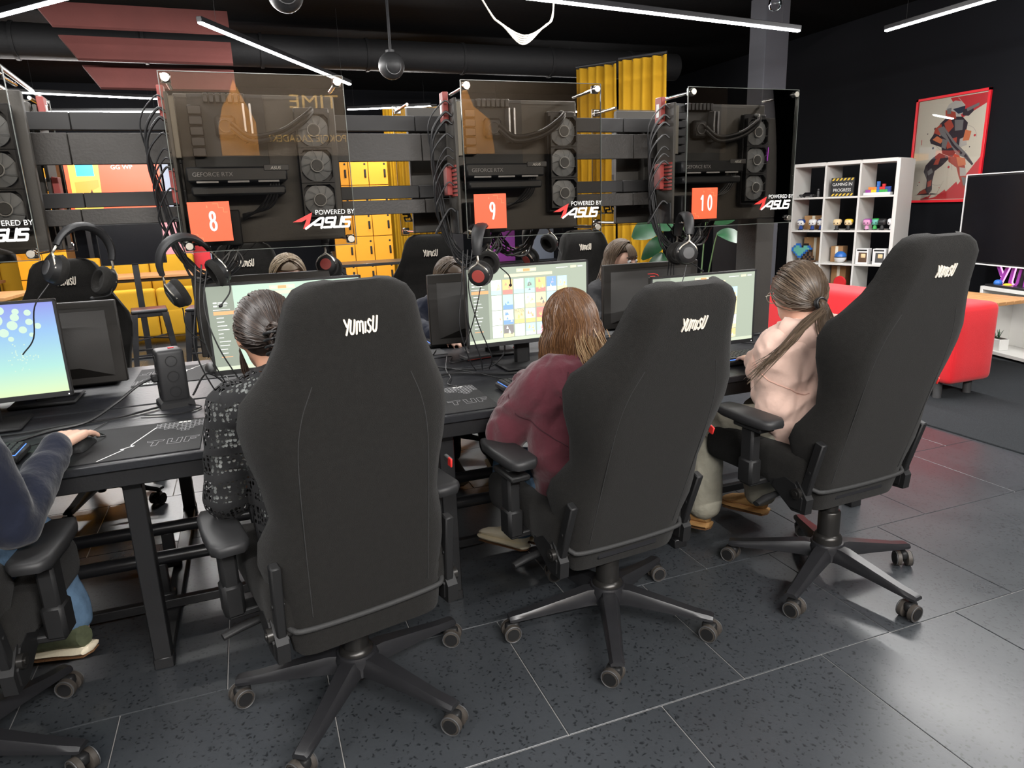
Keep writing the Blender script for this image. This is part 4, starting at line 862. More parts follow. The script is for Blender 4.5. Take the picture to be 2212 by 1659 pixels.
# ---------------------------------------------------------------- far room
def curtain(label, a, b, z0, z1, waves, amp=.045, mat='curtain_yellow'):
    a = Vector((*a, 0)); b = Vector((*b, 0)); d = (b-a); L = d.length; d = d/L; nrm = Vector((-d.y, d.x, 0)); c = (a+b)/2
    t = thing('curtain', label, 'curtain', (c.x, c.y, z0), 0, 'yellow curtains'); mb = MB(); n = waves*8; vs = []; fs = []; ls = 7
    for j in range(ls+1):
        z = (z1-z0)*j/ls
        for i in range(n+1):
            u = i/n; k = math.sin(u*waves*2*math.pi + .6*math.sin(5*u)) * amp*(.75+.25*math.sin(9*u+2)) * (1-.25*j/ls) + .012*math.sin(j*1.3+u*20)
            p = a + d*L*u + nrm*k; vs.append((p.x-c.x, p.y-c.y, z))
    for j in range(ls):
        for i in range(n): q = j*(n+1)+i; fs.append((q, q+1, q+n+2, q+n+1))
    mb.add(vs, fs)
    mb2 = MB(); mb2.add([tuple(Vector(v)+nrm*.006) for v in vs], [f[::-1] for f in fs])
    obj('cloth', mb, mat, t, smooth=80); obj('lining', mb2, mat, t, smooth=80)
    obj('rail', MB().cyl(a-c+Vector((0, 0, z1-z0+.02)), b-c+Vector((0, 0, z1-z0+.02)), .015, n=10), 'metal_black', t)
    for k in range(waves): q = a+d*L*(k+.5)/waves-c; obj('hook', MB().tube([(q.x, q.y, z1-z0-.02), (q.x, q.y, z1-z0+.02)], .004, 5), 'metal_black', t)
    return t
curtain('tall yellow curtain, left panel of the pair behind card 9', (3.44, 7.0), (3.72, 6.65), .03, 2.8, 5)
curtain('tall yellow curtain, right panel of the pair behind card 9', (3.73, 6.63), (4.05, 6.25), .03, 2.82, 5)
curtain('distant yellow curtain hanging beside the orange lockers', (2.0, 10.1), (2.75, 10.0), .03, 2.84, 9, .05)
def lockers(label, x0, y, cols, rows, z0=.08, dw=.27, dh=.345):
    t = thing('locker_unit', label, 'lockers', (x0, y, 0), 0, 'orange lockers'); W = cols*dw; H = rows*dh
    obj('body', MB().box((W/2, .24, z0+H/2), (W, .46, H+.02), b=.004).box((W/2, .24, z0/2), (W-.04, .42, z0)), 'locker_gap', t)
    dm = mesh(MB().box((0, 0, 0), (dw-.008, .018, dh-.008), b=.003), 'locker', 40, 'door'); hm = mesh(MB().box((0, -.016, 0), (.026, .02, .11), b=.004).box((-.004, -.03, -.035), (.012, .012, .03), b=.003), 'plastic_black', 40, 'handle'); lm = mesh(MB().cyl((0, -.012, 0), (0, -.006, 0), .014, n=14), 'plastic_black', 40, 'lock')
    for i in range(cols):
        for j in range(rows):
            d = link('door', dm, t, (dw*(i+.5), 0, z0+dh*(j+.5))); link('handle', hm, d, (dw*.33, 0, -.02)); link('lock', lm, d, (dw*.33, 0, dh*.3))
lockers('bank of orange lockers left of the distant yellow curtain', 1.18, 10.0, 3, 6)
lockers('narrow bank of orange lockers at the left edge behind the rack', -2.62, 10.2, 2, 6)
# LED display wall with GG WP
t = thing('display_wall', 'glowing orange red display wall with white letters seen through the rack', 'display', (-1.62, 11.65, 1.42))
obj('frame', MB().box((0, .05, .45), (1.25, .06, .98), b=.006), 'tv_black', t)
s = obj('screen', MB().box((0, .015, .45), (1.2, .01, .92)), 'screen_red', t, smooth=0)
p = MB(); T = XZat(0, .0095, .45)
p.prism([(-.55, -.46), (-.2, -.46), (-.17, .42), (-.55, .42)], 0, .001, 0, T); p.prism([(-.46, .2), (-.24, .2), (-.24, .38), (-.46, .38)], 0, .002, 1, T); p.prism([(-.5, -.1), (-.2, .05), (-.2, .15), (-.5, .12)], 0, .0015, 2, T); p.prism([(-.42, -.2), (-.25, -.18), (-.3, .02)], 0, .002, 3, T)
p.text('GG WP', .085, 0, .002, 4, T, (.12, .29), 'CENTER')
obj('screen_print', p, ['screen_yellow', 'screen_cyan', 'screen_orange', 'screen_brown', 'screen_white'], s, smooth=0)
obj('stand', MB().box((-.45, .06, -.7), (.06, .06, 1.38)).box((.45, .06, -.7), (.06, .06, 1.38)), 'metal_black', t)
t = thing('locker_room_door', 'grey far panel with a red door right of the display wall', 'door', (-.72, 11.6, 0)); obj('panel', MB().box((0, 0, 1.2), (.5, .04, 2.4), b=.004), 'pale_panel', t); obj('red_leaf', MB().box((.1, -.03, 1.05), (.26, .03, 2.1), b=.004), 'frame_red', t); obj('sign', MB().box((.03, -.048, 1.85), (.04, .004, .06)), 'toy_yellow', t, smooth=0)
t = thing('second_display', 'narrow orange display edge right of the distant yellow curtain', 'display', (2.83, 9.8, 0)); obj('frame', MB().box((0, .03, 1.0), (.3, .05, 2.0), b=.004), 'metal_black', t); s = obj('screen', MB().box((-.03, .0, 1.72), (.2, .01, .5)), 'screen_orange', t, smooth=0); obj('screen_print', MB().text('KW', .07, 0, .001, 0, XZat(-.03, -.006, 1.87), (0, 0), 'CENTER'), 'screen_white', s, smooth=0)
t = thing('far_television', 'dark television on a stand behind the yellow seats at left', 'television', (-1.1, 8.35, 0), R(3))
obj('panel', MB().box((0, 0, 1.2), (.62, .04, .42), b=.005), 'plastic_black', t); obj('screen', MB().box((0, -.0215, 1.2), (.6, .002, .4)), 'tv_black', t, smooth=0); obj('stand', MB().box((0, .02, .5), (.06, .04, 1.0)).box((0, .0, .012), (.5, .34, .024), b=.004), 'metal_black', t)
tag(obj('pink_poster', MB().box((0, 0, 0), (.44, .015, .66), b=.002), 'pink_panel', None, (-.93, 11.4, 1.15)), 'pink poster panel seen under the rack right of the dark television', 'poster')
tag(obj('blue_panel', MB().box((0, 0, .75), (.26, .04, 1.5), b=.003), 'pale_panel', None, (-2.5, 11.7, 0)), 'slate blue free standing panel left of the dark television', 'panel')
# seats
def bench(label, x, y, L, D, h, back, mat, rz=0, seat=.42, legs='metal_black', grp='yellow benches'):
    t = thing('bench', label, 'bench', (x, y, 0), rz, grp)
    n = max(1, round(L/.62))
    for k in range(n):
        w_ = L/n; c = MB().rbox((-L/2+w_*(k+.5), 0, (seat+.1)/2), (w_-.008, D, seat-.1), .035, 2); obj('seat_cushion', c, mat, t)
        if back: obj('back_cushion', MB().rbox((-L/2+w_*(k+.5), -D/2+.09, (h+.1)/2), (w_-.008, .17, h-.1), .04, 2), mat, t)
    for sx in (-1, 1):
        for sy in (-1, 1): obj('leg', MB().cyl((sx*(L/2-.12), sy*(D/2-.08), 0), (sx*(L/2-.12), sy*(D/2-.08), .12), .025, n=12), legs, t)
    return t
bench('yellow upholstered bench with its back to the stools', -1.35, 9.35, 1.9, .62, .66, True, 'yellow_fabric')
bench('long yellow upholstered bench under the display wall', -2.2, 11.1, 3.0, .5, .95, True, 'yellow_fabric', math.pi)
bench('yellow upholstered bench at far left beside a wooden table', -4.0, 9.7, 1.3, .6, .66, True, 'yellow_fabric')
def table(label, x, y, L, D, h, rz=0, top='wood', grp=None):
    t = thing('table', label, 'table', (x, y, 0), rz, grp); n = 4
    for k in range(n): obj('top_plank', MB().box((0, -D/2+D/n*(k+.5), h-.016), (L, D/n-.002, .032), b=.002), top, t)
    for sx in (-1, 1):
        for sy in (-1, 1): obj('leg', MB().box((sx*(L/2-.08), sy*(D/2-.06), (h-.03)/2), (.045, .045, h-.032), b=.003), 'metal_black', t)
    obj('apron', MB().box((0, 0, h-.055), (L-.14, D-.1, .04), b=.003), 'metal_black', t)
    return t
table('wooden table behind the yellow bench and black stools', -1.15, 10.35, 1.5, .7, .75, 0, 'wood', 'wooden tables')
table('wooden table at the left edge behind the empty chair', -2.75, 8.55, 1.1, .8, .75, R(-6), 'wood', 'wooden tables')
table('low wooden table at far left behind the dark television', -3.5, 10.5, 1.1, .65, .75, 0, 'wood', 'wooden tables')
def stool(label, x, y, h=.62, rz=0):
    t = thing('bar_stool', label, 'stool', (x, y, 0), rz, 'black metal stools')
    obj('seat', MB().rbox((0, 0, h-.012), (.31, .31, .03), .012, 2), 'metal_black', t); obj('seat_rim', MB().box((0, 0, h-.045), (.29, .29, .04), b=.006), 'metal_black', t)
    for sx in (-1, 1):
        for sy in (-1, 1):
            a = (sx*.13, sy*.13, h-.03); b_ = (sx*.19, sy*.19, 0); obj('leg', MB().loft([[(b_[0]-.02, b_[1]-.02, 0), (b_[0]+.02, b_[1]-.02, 0), (b_[0]+.02, b_[1]+.02, 0), (b_[0]-.02, b_[1]+.02, 0)], [(a[0]-.028, a[1]-.028, a[2]), (a[0]+.028, a[1]-.028, a[2]), (a[0]+.028, a[1]+.028, a[2]), (a[0]-.028, a[1]+.028, a[2])]]), 'metal_black', t)
    for s in (-1, 1): obj('brace', MB().cyl((s*.15, -.15*1, h*.55), (-s*.15, .15*1, h*.55), .007, n=8), 'metal_black', t)
    obj('foot_ring', MB().tube([(.172, .172, .2), (-.172, .172, .2), (-.172, -.172, .2), (.172, -.172, .2), (.172, .172, .2)], .009, 8), 'metal_black', t)
stool('glossy black metal stool left of the lit menu monitor', -.92, 7.4, .62, R(8)); stool('glossy black metal stool half hidden by the lit menu monitor', -.42, 7.25, .62, R(-5))
t = thing('bar_table', 'tall black table with metal frame before the orange lockers', 'table', (1.35, 7.7, 0)); obj('top', MB().box((0, 0, .9), (.9, .5, .03), b=.004), 'metal_black', t)
for sx in (-1, 1):
    for sy in (-1, 1): obj('leg', MB().box((sx*.4, sy*.2, .44), (.045, .045, .88), b=.003), 'metal_black', t)
stool('black stool tucked under the tall black table', 1.2, 7.72, .66)
t = thing('display_cabinet', 'far glass cabinet with purple and pale panels under card 9', 'cabinet', (3.65, 9.2, 0)); obj('base', MB().box((0, 0, .35), (1.1, .4, .7), b=.004), 'metal_black', t); obj('purple_panel', MB().box((-.3, -.02, .95), (.36, .03, .48), b=.003), 'neon_purple', t); obj('pale_panel', MB().box((.3, -.02, .95), (.34, .03, .48), b=.003), 'pale_panel', t); obj('glass_front', MB().box((0, -.18, .95), (1.1, .006, .5)), 'glass_clear', t)
# potted plant behind the desk end
t = thing('potted_plant', 'leafy green plant behind the desk end beside the rack post', 'plant', (2.86, 3.98, 0)); rl = random.Random(4)
obj('pot', MB().lathe([(.001, 0), (.13, 0), (.17, .34), (.16, .34), (.15, .31), (.001, .31)], 24), 'plastic_soft', t); obj('soil', MB().cyl((0, 0, .3), (0, 0, .315), .15, n=20), 'soil', t)
def leafmesh(L, W):
    mb = MB(); vs = []; fs = []; n = 8
    for i in range(n+1):
        u = i/n; w_ = W*math.sin(math.pi*min(u*.94+.03, 1))**.75; z = -.35*L*u*u+.12*L*u
        vs += [(-w_, L*u, z+.05*w_), (-w_*.5, L*u, z-.03*W), (0, L*u, z-.1*W*(1-u)), (w_*.5, L*u, z-.03*W), (w_, L*u, z+.05*w_)]
    for i in range(n):
        for k in range(4): q = i*5+k; fs.append((q, q+1, q+6, q+5))
    mb.add(vs, fs); o = len(vs); mb.add([(a, b, c-.0015) for a, b, c in vs], [f[::-1] for f in fs]); return mb
for (dx, dy, z, az, L, W) in ((.05, -.12, 1.22, -75, .22, .058), (-.22, -.1, 1.3, 60, .22, .055), (-.3, -.05, 1.22, 120, .22, .05), (-.12, .05, 1.36, 20, .22, .07), (.12, .1, 1.3, -40, .22, .07), (-.35, -.1, 1.12, 150, .2, .06), (.0, -.2, .95, 200, .22, .07), (.15, -.1, .85, -100, .22, .07), (-.25, .1, 1.0, 100, .2, .07), (-.4, -.12, 1.3, 90, .2, .07)):
    pts = cat([(dx*.1, dy*.1, .3), (dx*.35, dy*.35, .3+(z-.3)*.5), (dx*.8, dy*.8, .3+(z-.3)*.88), (dx, dy, z)], 5)
    s = obj('stem', MB().tube(pts, [.006-.003*i/(len(pts)-1) for i in range(len(pts))], 6), 'stem', t)
    lf = obj('leaf', leafmesh(L, W), 'leaf', s, smooth=60); yd = Vector((-math.sin(R(az)), -.25, math.cos(R(az))*.55-.25)).normalized(); zd = Vector((0, -.8, .6)); zd = (zd-yd*zd.dot(yd)).normalized(); xd = yd.cross(zd); lf.matrix_local = Matrix(((xd.x, yd.x, zd.x, dx), (xd.y, yd.y, zd.y, dy), (xd.z, yd.z, zd.z, z), (0, 0, 0, 1)))
# ---------------------------------------------------------------- right corner: shelf, poster, sofa, table, television
SA = math.atan2(.937, -.35); SO = (6.124, 5.295)       # shelf front runs from SO along direction SA
t = thing('cube_shelf', 'white open cube shelf with toys against the black wall', 'shelf', (SO[0], SO[1], .016), SA, None)
# local: x along the front, y negative = towards the wall side
SW_, SH_, SD, NC, NR = 1.10, 1.76, .38, 3, 5
px_ = (SW_-.02)/NC; pz_ = (SH_-.02)/NR
for i in range(NC+1): obj('upright', MB().box((.01+px_*i, -SD/2, SH_/2), (.036 if i in (0, NC) else .02, SD, SH_), b=.002), 'shelf_white', t)
for j in range(NR+1):
    for i in range(NC): obj('shelf_board', MB().box((.01+px_*(i+.5), -SD/2, .01+pz_*j), (px_-.02, SD-.004, .036 if j in (0, NR) else .02), b=.002), 'shelf_white', t)
SM = Matrix.Translation((SO[0], SO[1], .016)) @ Matrix.Rotation(SA, 4, 'Z')
def onshelf(c, r, x, y=-.14):         # column c from the left in view, row r from the top; x offset right in view
    lx = .01+px_*(NC-1-c+.5) - x; lz = .01+pz_*(NR-1-r) + (.0102 if r < NR-1 else .0182)
    return SM @ Vector((lx, y, lz))
def st(name, label, cat_, c, r, x, y=-.14, rot=0, grp=None): return thing(name, label, cat_, onshelf(c, r, x, y), SA+math.pi+rot, grp)     # local +x = right in view, -y = towards viewer
def figurine(label, c, r, x, body, head, hair, y=-.05, rot=0):
    t = st('figurine', label, 'figurine', c, r, x, y, rot, 'toy figurines')
    obj('body', MB().loft([[(.022*math.cos(R(a)), .016*math.sin(R(a)), 0) for a in range(0, 360, 45)], [(.02*math.cos(R(a)), .015*math.sin(R(a)), .03) for a in range(0, 360, 45)], [(.013*math.cos(R(a)), .011*math.sin(R(a)), .048) for a in range(0, 360, 45)]]), body, t)
    obj('head', MB().rbox((0, 0, .078), (.075, .062, .06), .022, 2), head, t)
    obj('hair', MB().rbox((0, .008, .09), (.082, .062, .05), .022, 2), hair, t)
    for s in (-1, 1): obj('eye', MB().ell((s*.018, -.0305, .072), (.006, .003, .007), 8, 6), 'toy_black', t); obj('foot', MB().box((s*.012, -.008, .004), (.018, .034, .008), b=.002), 'toy_black', t)
figurine('small white and blue figurine at far left of the second shelf row', 0, 1, -.08, 'toy_dkblue', 'toy_white', 'toy_dkblue')
figurine('small white and blue figurine in the middle of the left cube', 0, 1, .05, 'toy_dkblue', 'toy_white', 'toy_white')
figurine('small white and blue figurine half hidden at the right of the left cube', 0, 1, .145, 'toy_dkblue', 'toy_white', 'toy_dkblue')
figurine('small pale haired figurine, left of the pair in the middle cube', 1, 1, -.04, 'toy_black', 'toy_skin', 'toy_skin')
figurine('small pale haired figurine, right of the pair in the middle cube', 1, 1, .08, 'toy_black', 'toy_skin', 'toy_yellow')
figurine('small pink figurine in the right cube of the second row', 2, 1, -.09, 'toy_pink', 'toy_pink', 'toy_purple')
figurine('small green figurine behind the pink one on the shelf', 2, 1, -.03, 'toy_green', 'toy_teal', 'toy_green', -.1)
figurine('small black figurine in the right cube of the second row', 2, 1, .06, 'toy_black', 'toy_black', 'toy_black')
figurine('small white helmeted figurine at the right end of the second row', 2, 1, .15, 'toy_white', 'toy_white', 'toy_white')
def carton(label, c, r, x, d, y=-.26, rot=0, mat='box_card'):
    t = st('carton', label, 'box', c, r, x, y, rot, 'cardboard boxes'); obj('body', MB().box((0, 0, d[2]/2), d, b=.002), mat, t); obj('tape', MB().box((0, -d[1]/2-.0004, d[2]/2), (.03, .001, d[2]*.98)), 'poster_cream', t, smooth=0)
carton('brown cardboard box tilted behind the white and blue figurines', 0, 1, -.02, (.2, .12, .15), -.25, R(12))
carton('smaller brown cardboard box with print at the right of the left cube', 0, 1, .09, (.13, .1, .13), -.24, R(-6))
carton('brown cardboard box with a white label behind the blocky toy', 0, 2, .02, (.26, .14, .26), -.28)
carton('small brown cardboard box behind the blue and white ball', 1, 2, -.07, (.13, .12, .17), -.22)
carton('tall brown cardboard box behind the red round trophy', 1, 3, -.06, (.16, .12, .3), -.28)
# car model and figure (top left), sign, coloured block lamp
t = st('model_car', 'black model car on the top left shelf cube', 'model car', 0, 0, -.03, -.06); 
obj('body', MB().rbox((0, 0, .024), (.17, .07, .022), .01, 2), 'toy_black', t); obj('cabin', MB().loft([[(-.045, -.03, .033), (.05, -.03, .033), (.05, .03, .033), (-.045, .03, .033)], [(-.02, -.024, .055), (.03, -.024, .055), (.03, .024, .055), (-.02, .024, .055)]]), 'tv_black', t)
for sx in (-1, 1):
    for sy in (-1, 1): obj('wheel', MB().cyl((sx*.055, sy*.028, .015), (sx*.055, sy*.037, .015), .015, n=14), 'plastic_grey', t)
t = st('action_figure', 'small grey standing figure beside the model car', 'figurine', 0, 0, .09, -.05); obj('body', MB().cyl((-.008, 0, .0), (-.006, 0, .035), .006, n=8).cyl((.008, 0, 0), (.006, 0, .035), .006, n=8).cyl((0, 0, .032), (0, 0, .066), .014, .012, n=10), 'plastic_grey', t); obj('head', MB().ell((0, 0, .078), (.011, .011, .013), 10, 8), 'plastic_grey', t)
t = st('gaming_sign', 'black sign reading GAMING IN PROGRESS with yellow hazard stripes', 'sign', 1, 0, -.005, -.03)
obj('plate', MB().box((0, 0, .095), (.24, .016, .19), b=.002), 'toy_black', t); p = MB(); T = XZat(0, -.0084, .095)
for s in (-1, 1):
    for k in range(6): xa = -.112+.039*k; y0 = .066 if s > 0 else -.09; p.prism([(xa, y0), (xa+.02, y0), (min(xa+.038, .118), y0+.024), (xa+.018, y0+.024)], 0, .0006, 0, T)
p.text('GAMING IN', .046, 0, .0008, 1, T, (0, .012), 'CENTER', .86); p.text('PROGRESS', .046, 0, .0008, 1, T, (0, -.046), 'CENTER', .86)
obj('print', p, ['sign_stripe', 'white_print'], t, smooth=0)['kind'] = 'stuff'
t = st('block_lamp', 'stacked coloured toy blocks on a white base, top right cube', 'lamp', 2, 0, -.01, -.05)
obj('base', MB().box((0, 0, .014), (.26, .08, .028), b=.003), 'toy_white', t)
for (m_, cells) in (('toy_purple', [(0, 0), (1, 0)]), ('toy_orange', [(1, 1), (2, 1), (3, 1)]), ('toy_yellow', [(2, 0), (3, 0)]), ('toy_blue', [(4, 0), (4, 1), (4, 2), (4, 3)]), ('toy_red', [(5, 1), (6, 1), (6, 2)]), ('toy_green', [(5, 0), (6, 0), (7, 0)]), ('toy_dkblue', [(8, 0), (8, 1), (7, 1)])):
    b_ = MB()
    for (i, j) in cells: b_.box((-.108+.027*i, 0, .0415+.027*j), (.0268, .027, .0268), b=.0015)
    obj('block', b_, m_, t)
# blocky pixel toy, ball, figure boxes, trophy, small things
t = st('blocky_toy', 'blue and green blocky toy with brown handle in the left cube', 'toy', 0, 2, -.02, -.04); rows_ = ['..bb..kk....', '.bttbkttb...', 'bttttttttb..', 'bttttttb.k..', '.bttttb.kn..', '..bttbknkn..', '...bb.nknkn.', '.......nknk.', '........nknn']
for j, rw in enumerate(rows_):
    for m_, ch in (('toy_blue', 'b'), ('toy_teal', 't'), ('toy_black', 'k'), ('toy_brown', 'n')):
        b_ = MB()
        for i, c_ in enumerate(rw):
            if c_ == ch: b_.box((-.125+.0225*i, 0, .0113+.0225*(8-j)), (.0225, .03, .0225))
        if b_.v: obj('block_row', b_, m_, t, smooth=0)['kind'] = 'stuff'
t = st('toy_ball', 'blue and white toy ball in the middle cube', 'ball', 1, 2, .01, -.08)
obj('upper_half', MB().lathe([(.062, 0), (.058, .024), (.045, .043), (.024, .058), (.001, .062)], 24, 0, Matrix.Translation((0, 0, .062))), 'toy_blue', t); obj('lower_half', MB().lathe([(.001, -.062), (.024, -.058), (.045, -.043), (.058, -.024), (.062, 0)], 24, 0, Matrix.Translation((0, 0, .062))), 'toy_white', t); obj('band', MB().lathe([(.0625, -.004), (.0625, .004)], 24, 0, Matrix.Translation((0, 0, .062))), 'toy_black', t)
for k, (x, l, m_) in enumerate(((-.07, 'boxed toy figure with brown window, left of the pair on the shelf', 'toy_brown'), (.1, 'boxed toy figure with grey window, right of the pair on the shelf', 'plastic_grey'))):
    t = st('boxed_figure', l, 'toy box', 2, 2, x-.03, -.055, 0, 'boxed toy figures'); obj('box', MB().box((0, 0, .08), (.125, .09, .16), b=.002), 'toy_white', t); obj('window', MB().box((.01, -.0455, .07), (.085, .001, .1)), m_, t, smooth=0); obj('figure_head', MB().rbox((.015, -.04, .085), (.05, .02, .045), .009, 2), 'toy_skin', t); obj('title_print', MB().box((0, -.0457, .142), (.1, .001, .014)), 'toy_black', t, smooth=0)
t = st('trophy', 'red round trophy on a black foot in the fourth row', 'trophy', 1, 3, .02, -.09); obj('foot', MB().lathe([(.08, 0), (.08, .015), (.03, .04), (.02, .07)], 20), 'toy_black', t); obj('disc', MB().lathe([(.001, -.012), (.06, -.012), (.07, 0), (.06, .012), (.001, .012)], 28, 0, Matrix.Translation((0, 0, .135)) @ Matrix.Rotation(R(90), 4, 'X')), 'toy_red', t)
t = st('yellow_toy', 'small yellow toy beside the red trophy', 'toy', 1, 3, -.11, -.06); obj('body', MB().ell((0, 0, .03), (.04, .03, .03), 14, 8), 'toy_yellow', t); obj('head', MB().ell((.02, 0, .07), (.022, .02, .02), 12, 8), 'toy_yellow', t)
t = st('panda_toy', 'small black and white toy in the lower right cube', 'toy', 2, 3, -.1, -.08); obj('body', MB().ell((0, 0, .025), (.03, .025, .025), 12, 8), 'toy_white', t); obj('head', MB().ell((0, -.004, .06), (.022, .02, .02), 12, 8), 'toy_white', t)
for s in (-1, 1): obj('ear', MB().ell((s*.017, 0, .078), (.007, .006, .007), 8, 6), 'toy_black', t)

# framed poster on the right wall
t = thing('framed_poster', 'red framed poster of an armoured figure holding a rifle', 'poster', (XW1-.001, 5.29, 1.335), R(-90))     # local +x = towards -Y, -y = into the room
PW, PH = .79, 1.04
obj('frame', MB().box((-PW/2+.0125, -.014, PH/2), (.025, .026, PH), b=.002).box((PW/2-.0125, -.014, PH/2), (.025, .026, PH), b=.002).box((0, -.014, .0125), (PW, .026, .025), b=.002).box((0, -.014, PH-.0125), (PW, .026, .025), b=.002), 'frame_red', t)
obj('paper', MB().box((0, -.006, PH/2), (PW-.04, .006, PH-.04)), 'poster_cream', t, smooth=0)
p = MB(); T = XZat(-PW/2, -.0092, 0); z = [0]
def pg(pts, m_):
    z[0] += .00006; p.prism([(x*PW, y*PH) for x, y in pts], 0, .0002+z[0], m_, T)
CR, RD, DK, GR, LT, RU, BL, OR_ = range(8)
pg([(.5, .965), (.965, .965), (.965, .93), (.70, .79)], RD); pg([(.47, .965), (.97, .965), (.97, .88), (.66, .77)], RD); pg([(.22, .03), (.97, .03), (.97, .42), (.70, .16), (.68, .19), (.55, .1), (.53, .12), (.4, .05)], RD); pg([(.18, .03), (.30, .03), (.35, .075)], RD)
for rr, cx, cy in ((.22, .5, .63), (.17, .72, .58), (.2, .42, .3)):
    p.stroke([(cx*PW+rr*math.cos(R(a))*PW*.9, cy*PH+rr*math.sin(R(a))*PW*.9) for a in range(0, 300, 15)], .002, 0, .0003, GR, T, 0)
for k, (x, y) in enumerate(((.3, .52), (.35, .38), (.2, .66), (.85, .6), (.8, .5), (.45, .14), (.3, .7), (.15, .2), (.13, .17), (.55, .33), (.78, .64), (.9, .35))):
    q = .012 if k % 3 == 0 else .006; p.prism([(x*PW+q*math.cos(R(45*j)), y*PH+q*math.sin(R(45*j))) for j in range(8)], 0, .0004, RD if k % 2 else DK, T)
p.text('1', .075, 0, .0004, RD, T, (.12*PW, .56*PH), 'LEFT', .9)
# legs, torso, arms, head, rifle
pg([(.40, .47), (.56, .42), (.46, .35), (.36, .30), (.34, .2), (.35, .11), (.30, .085), (.13, .075), (.17, .11), (.26, .14), (.26, .22), (.20, .30), (.22, .36), (.30, .42)], DK)
pg([(.33, .36), (.36, .41), (.42, .42), (.40, .36)], RU); pg([(.25, .30), (.31, .33), (.34, .29), (.27, .26)], GR); pg([(.27, .2), (.33, .22), (.33, .16), (.28, .15)], RU); pg([(.14, .078), (.28, .09), (.25, .13), (.2, .12)], RU)
pg([(.52, .46), (.66, .44), (.76, .36), (.80, .24), (.86, .13), (.78, .12), (.70, .24), (.66, .32), (.54, .38)], RU); pg([(.64, .42), (.76, .40), (.78, .34), (.68, .33)], OR_); pg([(.70, .32), (.78, .31), (.80, .24), (.72, .24)], LT); pg([(.74, .23), (.82, .22), (.85, .15), (.78, .15)], GR)
pg([(.36, .74), (.46, .80), (.66, .78), (.74, .72), (.72, .58), (.64, .47), (.58, .42), (.44, .46), (.40, .58)], DK); pg([(.42, .74), (.5, .78), (.56, .70), (.48, .64)], RU); pg([(.56, .76), (.68, .75), (.68, .66), (.58, .66)], GR); pg([(.46, .58), (.62, .6), (.62, .52), (.5, .5)], RU)
pg([(.30, .70), (.38, .74), (.42, .66), (.34, .62), (.28, .63)], RU); pg([(.24, .60), (.30, .66), (.46, .60), (.48, .54), (.42, .52), (.26, .565)], DK); pg([(.28, .60), (.34, .63), (.44, .585), (.4, .555)], OR_); pg([(.42, .60), (.5, .58), (.48, .5), (.42, .52)], GR); pg([(.66, .58), (.74, .60), (.76, .52), (.66, .5)], LT); pg([(.72, .66), (.80, .64), (.78, .56), (.7, .56)], OR_)
pg([(.46, .80), (.42, .86), (.46, .91), (.54, .935), (.62, .92), (.68, .88), (.68, .82), (.60, .785)], LT); pg([(.42, .86), (.43, .80), (.48, .775), (.58, .77), (.56, .83), (.48, .85)], RU); pg([(.52, .86), (.68, .875), (.68, .82), (.6, .81)], BL); pg([(.44, .87), (.5, .875), (.5, .82), (.45, .82)], GR); pg([(.66, .84), (.78, .86), (.80, .82), (.74, .78), (.66, .79)], DK); pg([(.70, .85), (.86, .885), (.86, .86), (.72, .82)], GR)
pg([(.34, .70), (.42, .715), (.60, .56), (.78, .435), (.86, .36), (.84, .345), (.74, .41), (.64, .44), (.50, .575), (.40, .63)], GR); pg([(.44, .67), (.6, .53), (.72, .45), (.7, .435), (.56, .53)], DK); pg([(.76, .44), (.875, .345), (.86, .33), (.74, .42)], DK)
pg([(.10, .073), (.46, .078), (.36, .088), (.2, .086)], DK)
for a, b_ in (((.58, .955), (.68, .88)), ((.5, .2), (.4, .05)), ((.3, .05), (.35, .12))): p.stroke([(a[0]*PW, a[1]*PH), (b_[0]*PW, b_[1]*PH)], .003, 0, .0045, CR, T, 0)
obj('print', p, ['poster_cream', 'poster_red', 'p_dark', 'p_grey', 'p_light', 'p_rust', 'p_blue', 'p_orange'], t, smooth=0)['kind'] = 'stuff'
obj('glazing', MB().box((0, -.022, PH/2), (PW-.05, .002, PH-.05)), 'glass_clear', t, smooth=0)

# red bench sofa
t = thing('red_sofa', 'bright red upholstered sofa block behind the right chair', 'sofa', (4.66, 4.2, .011), 0)
obj('back_block', MB().rbox((0, 0, .395), (.43, 1.86, .56), .05, 4), 'red_fabric', t)
for sx in (-1, 1):
    for sy in (-1, 1): obj('leg', MB().cyl((sx*.15, sy*.8, 0), (sx*.15, sy*.8, .13), .028, n=14), 'plastic_grey', t)
# low wooden table
t = thing('low_table', 'low light wood table behind the red sofa', 'table', (5.42, 4.17, .011), R(0))
for k in range(8): obj('top_slat', MB().box((-.35+.7/8*(k+.5), 0, .575), (.7/8-.003, 1.12, .028), b=.002), 'wood', t)
obj('pedestal', MB().box((-.1, .15, .28), (.12, .3, .56), b=.004).box((-.1, .15, .01), (.3, .5, .02), b=.003), 'metal_black', t)
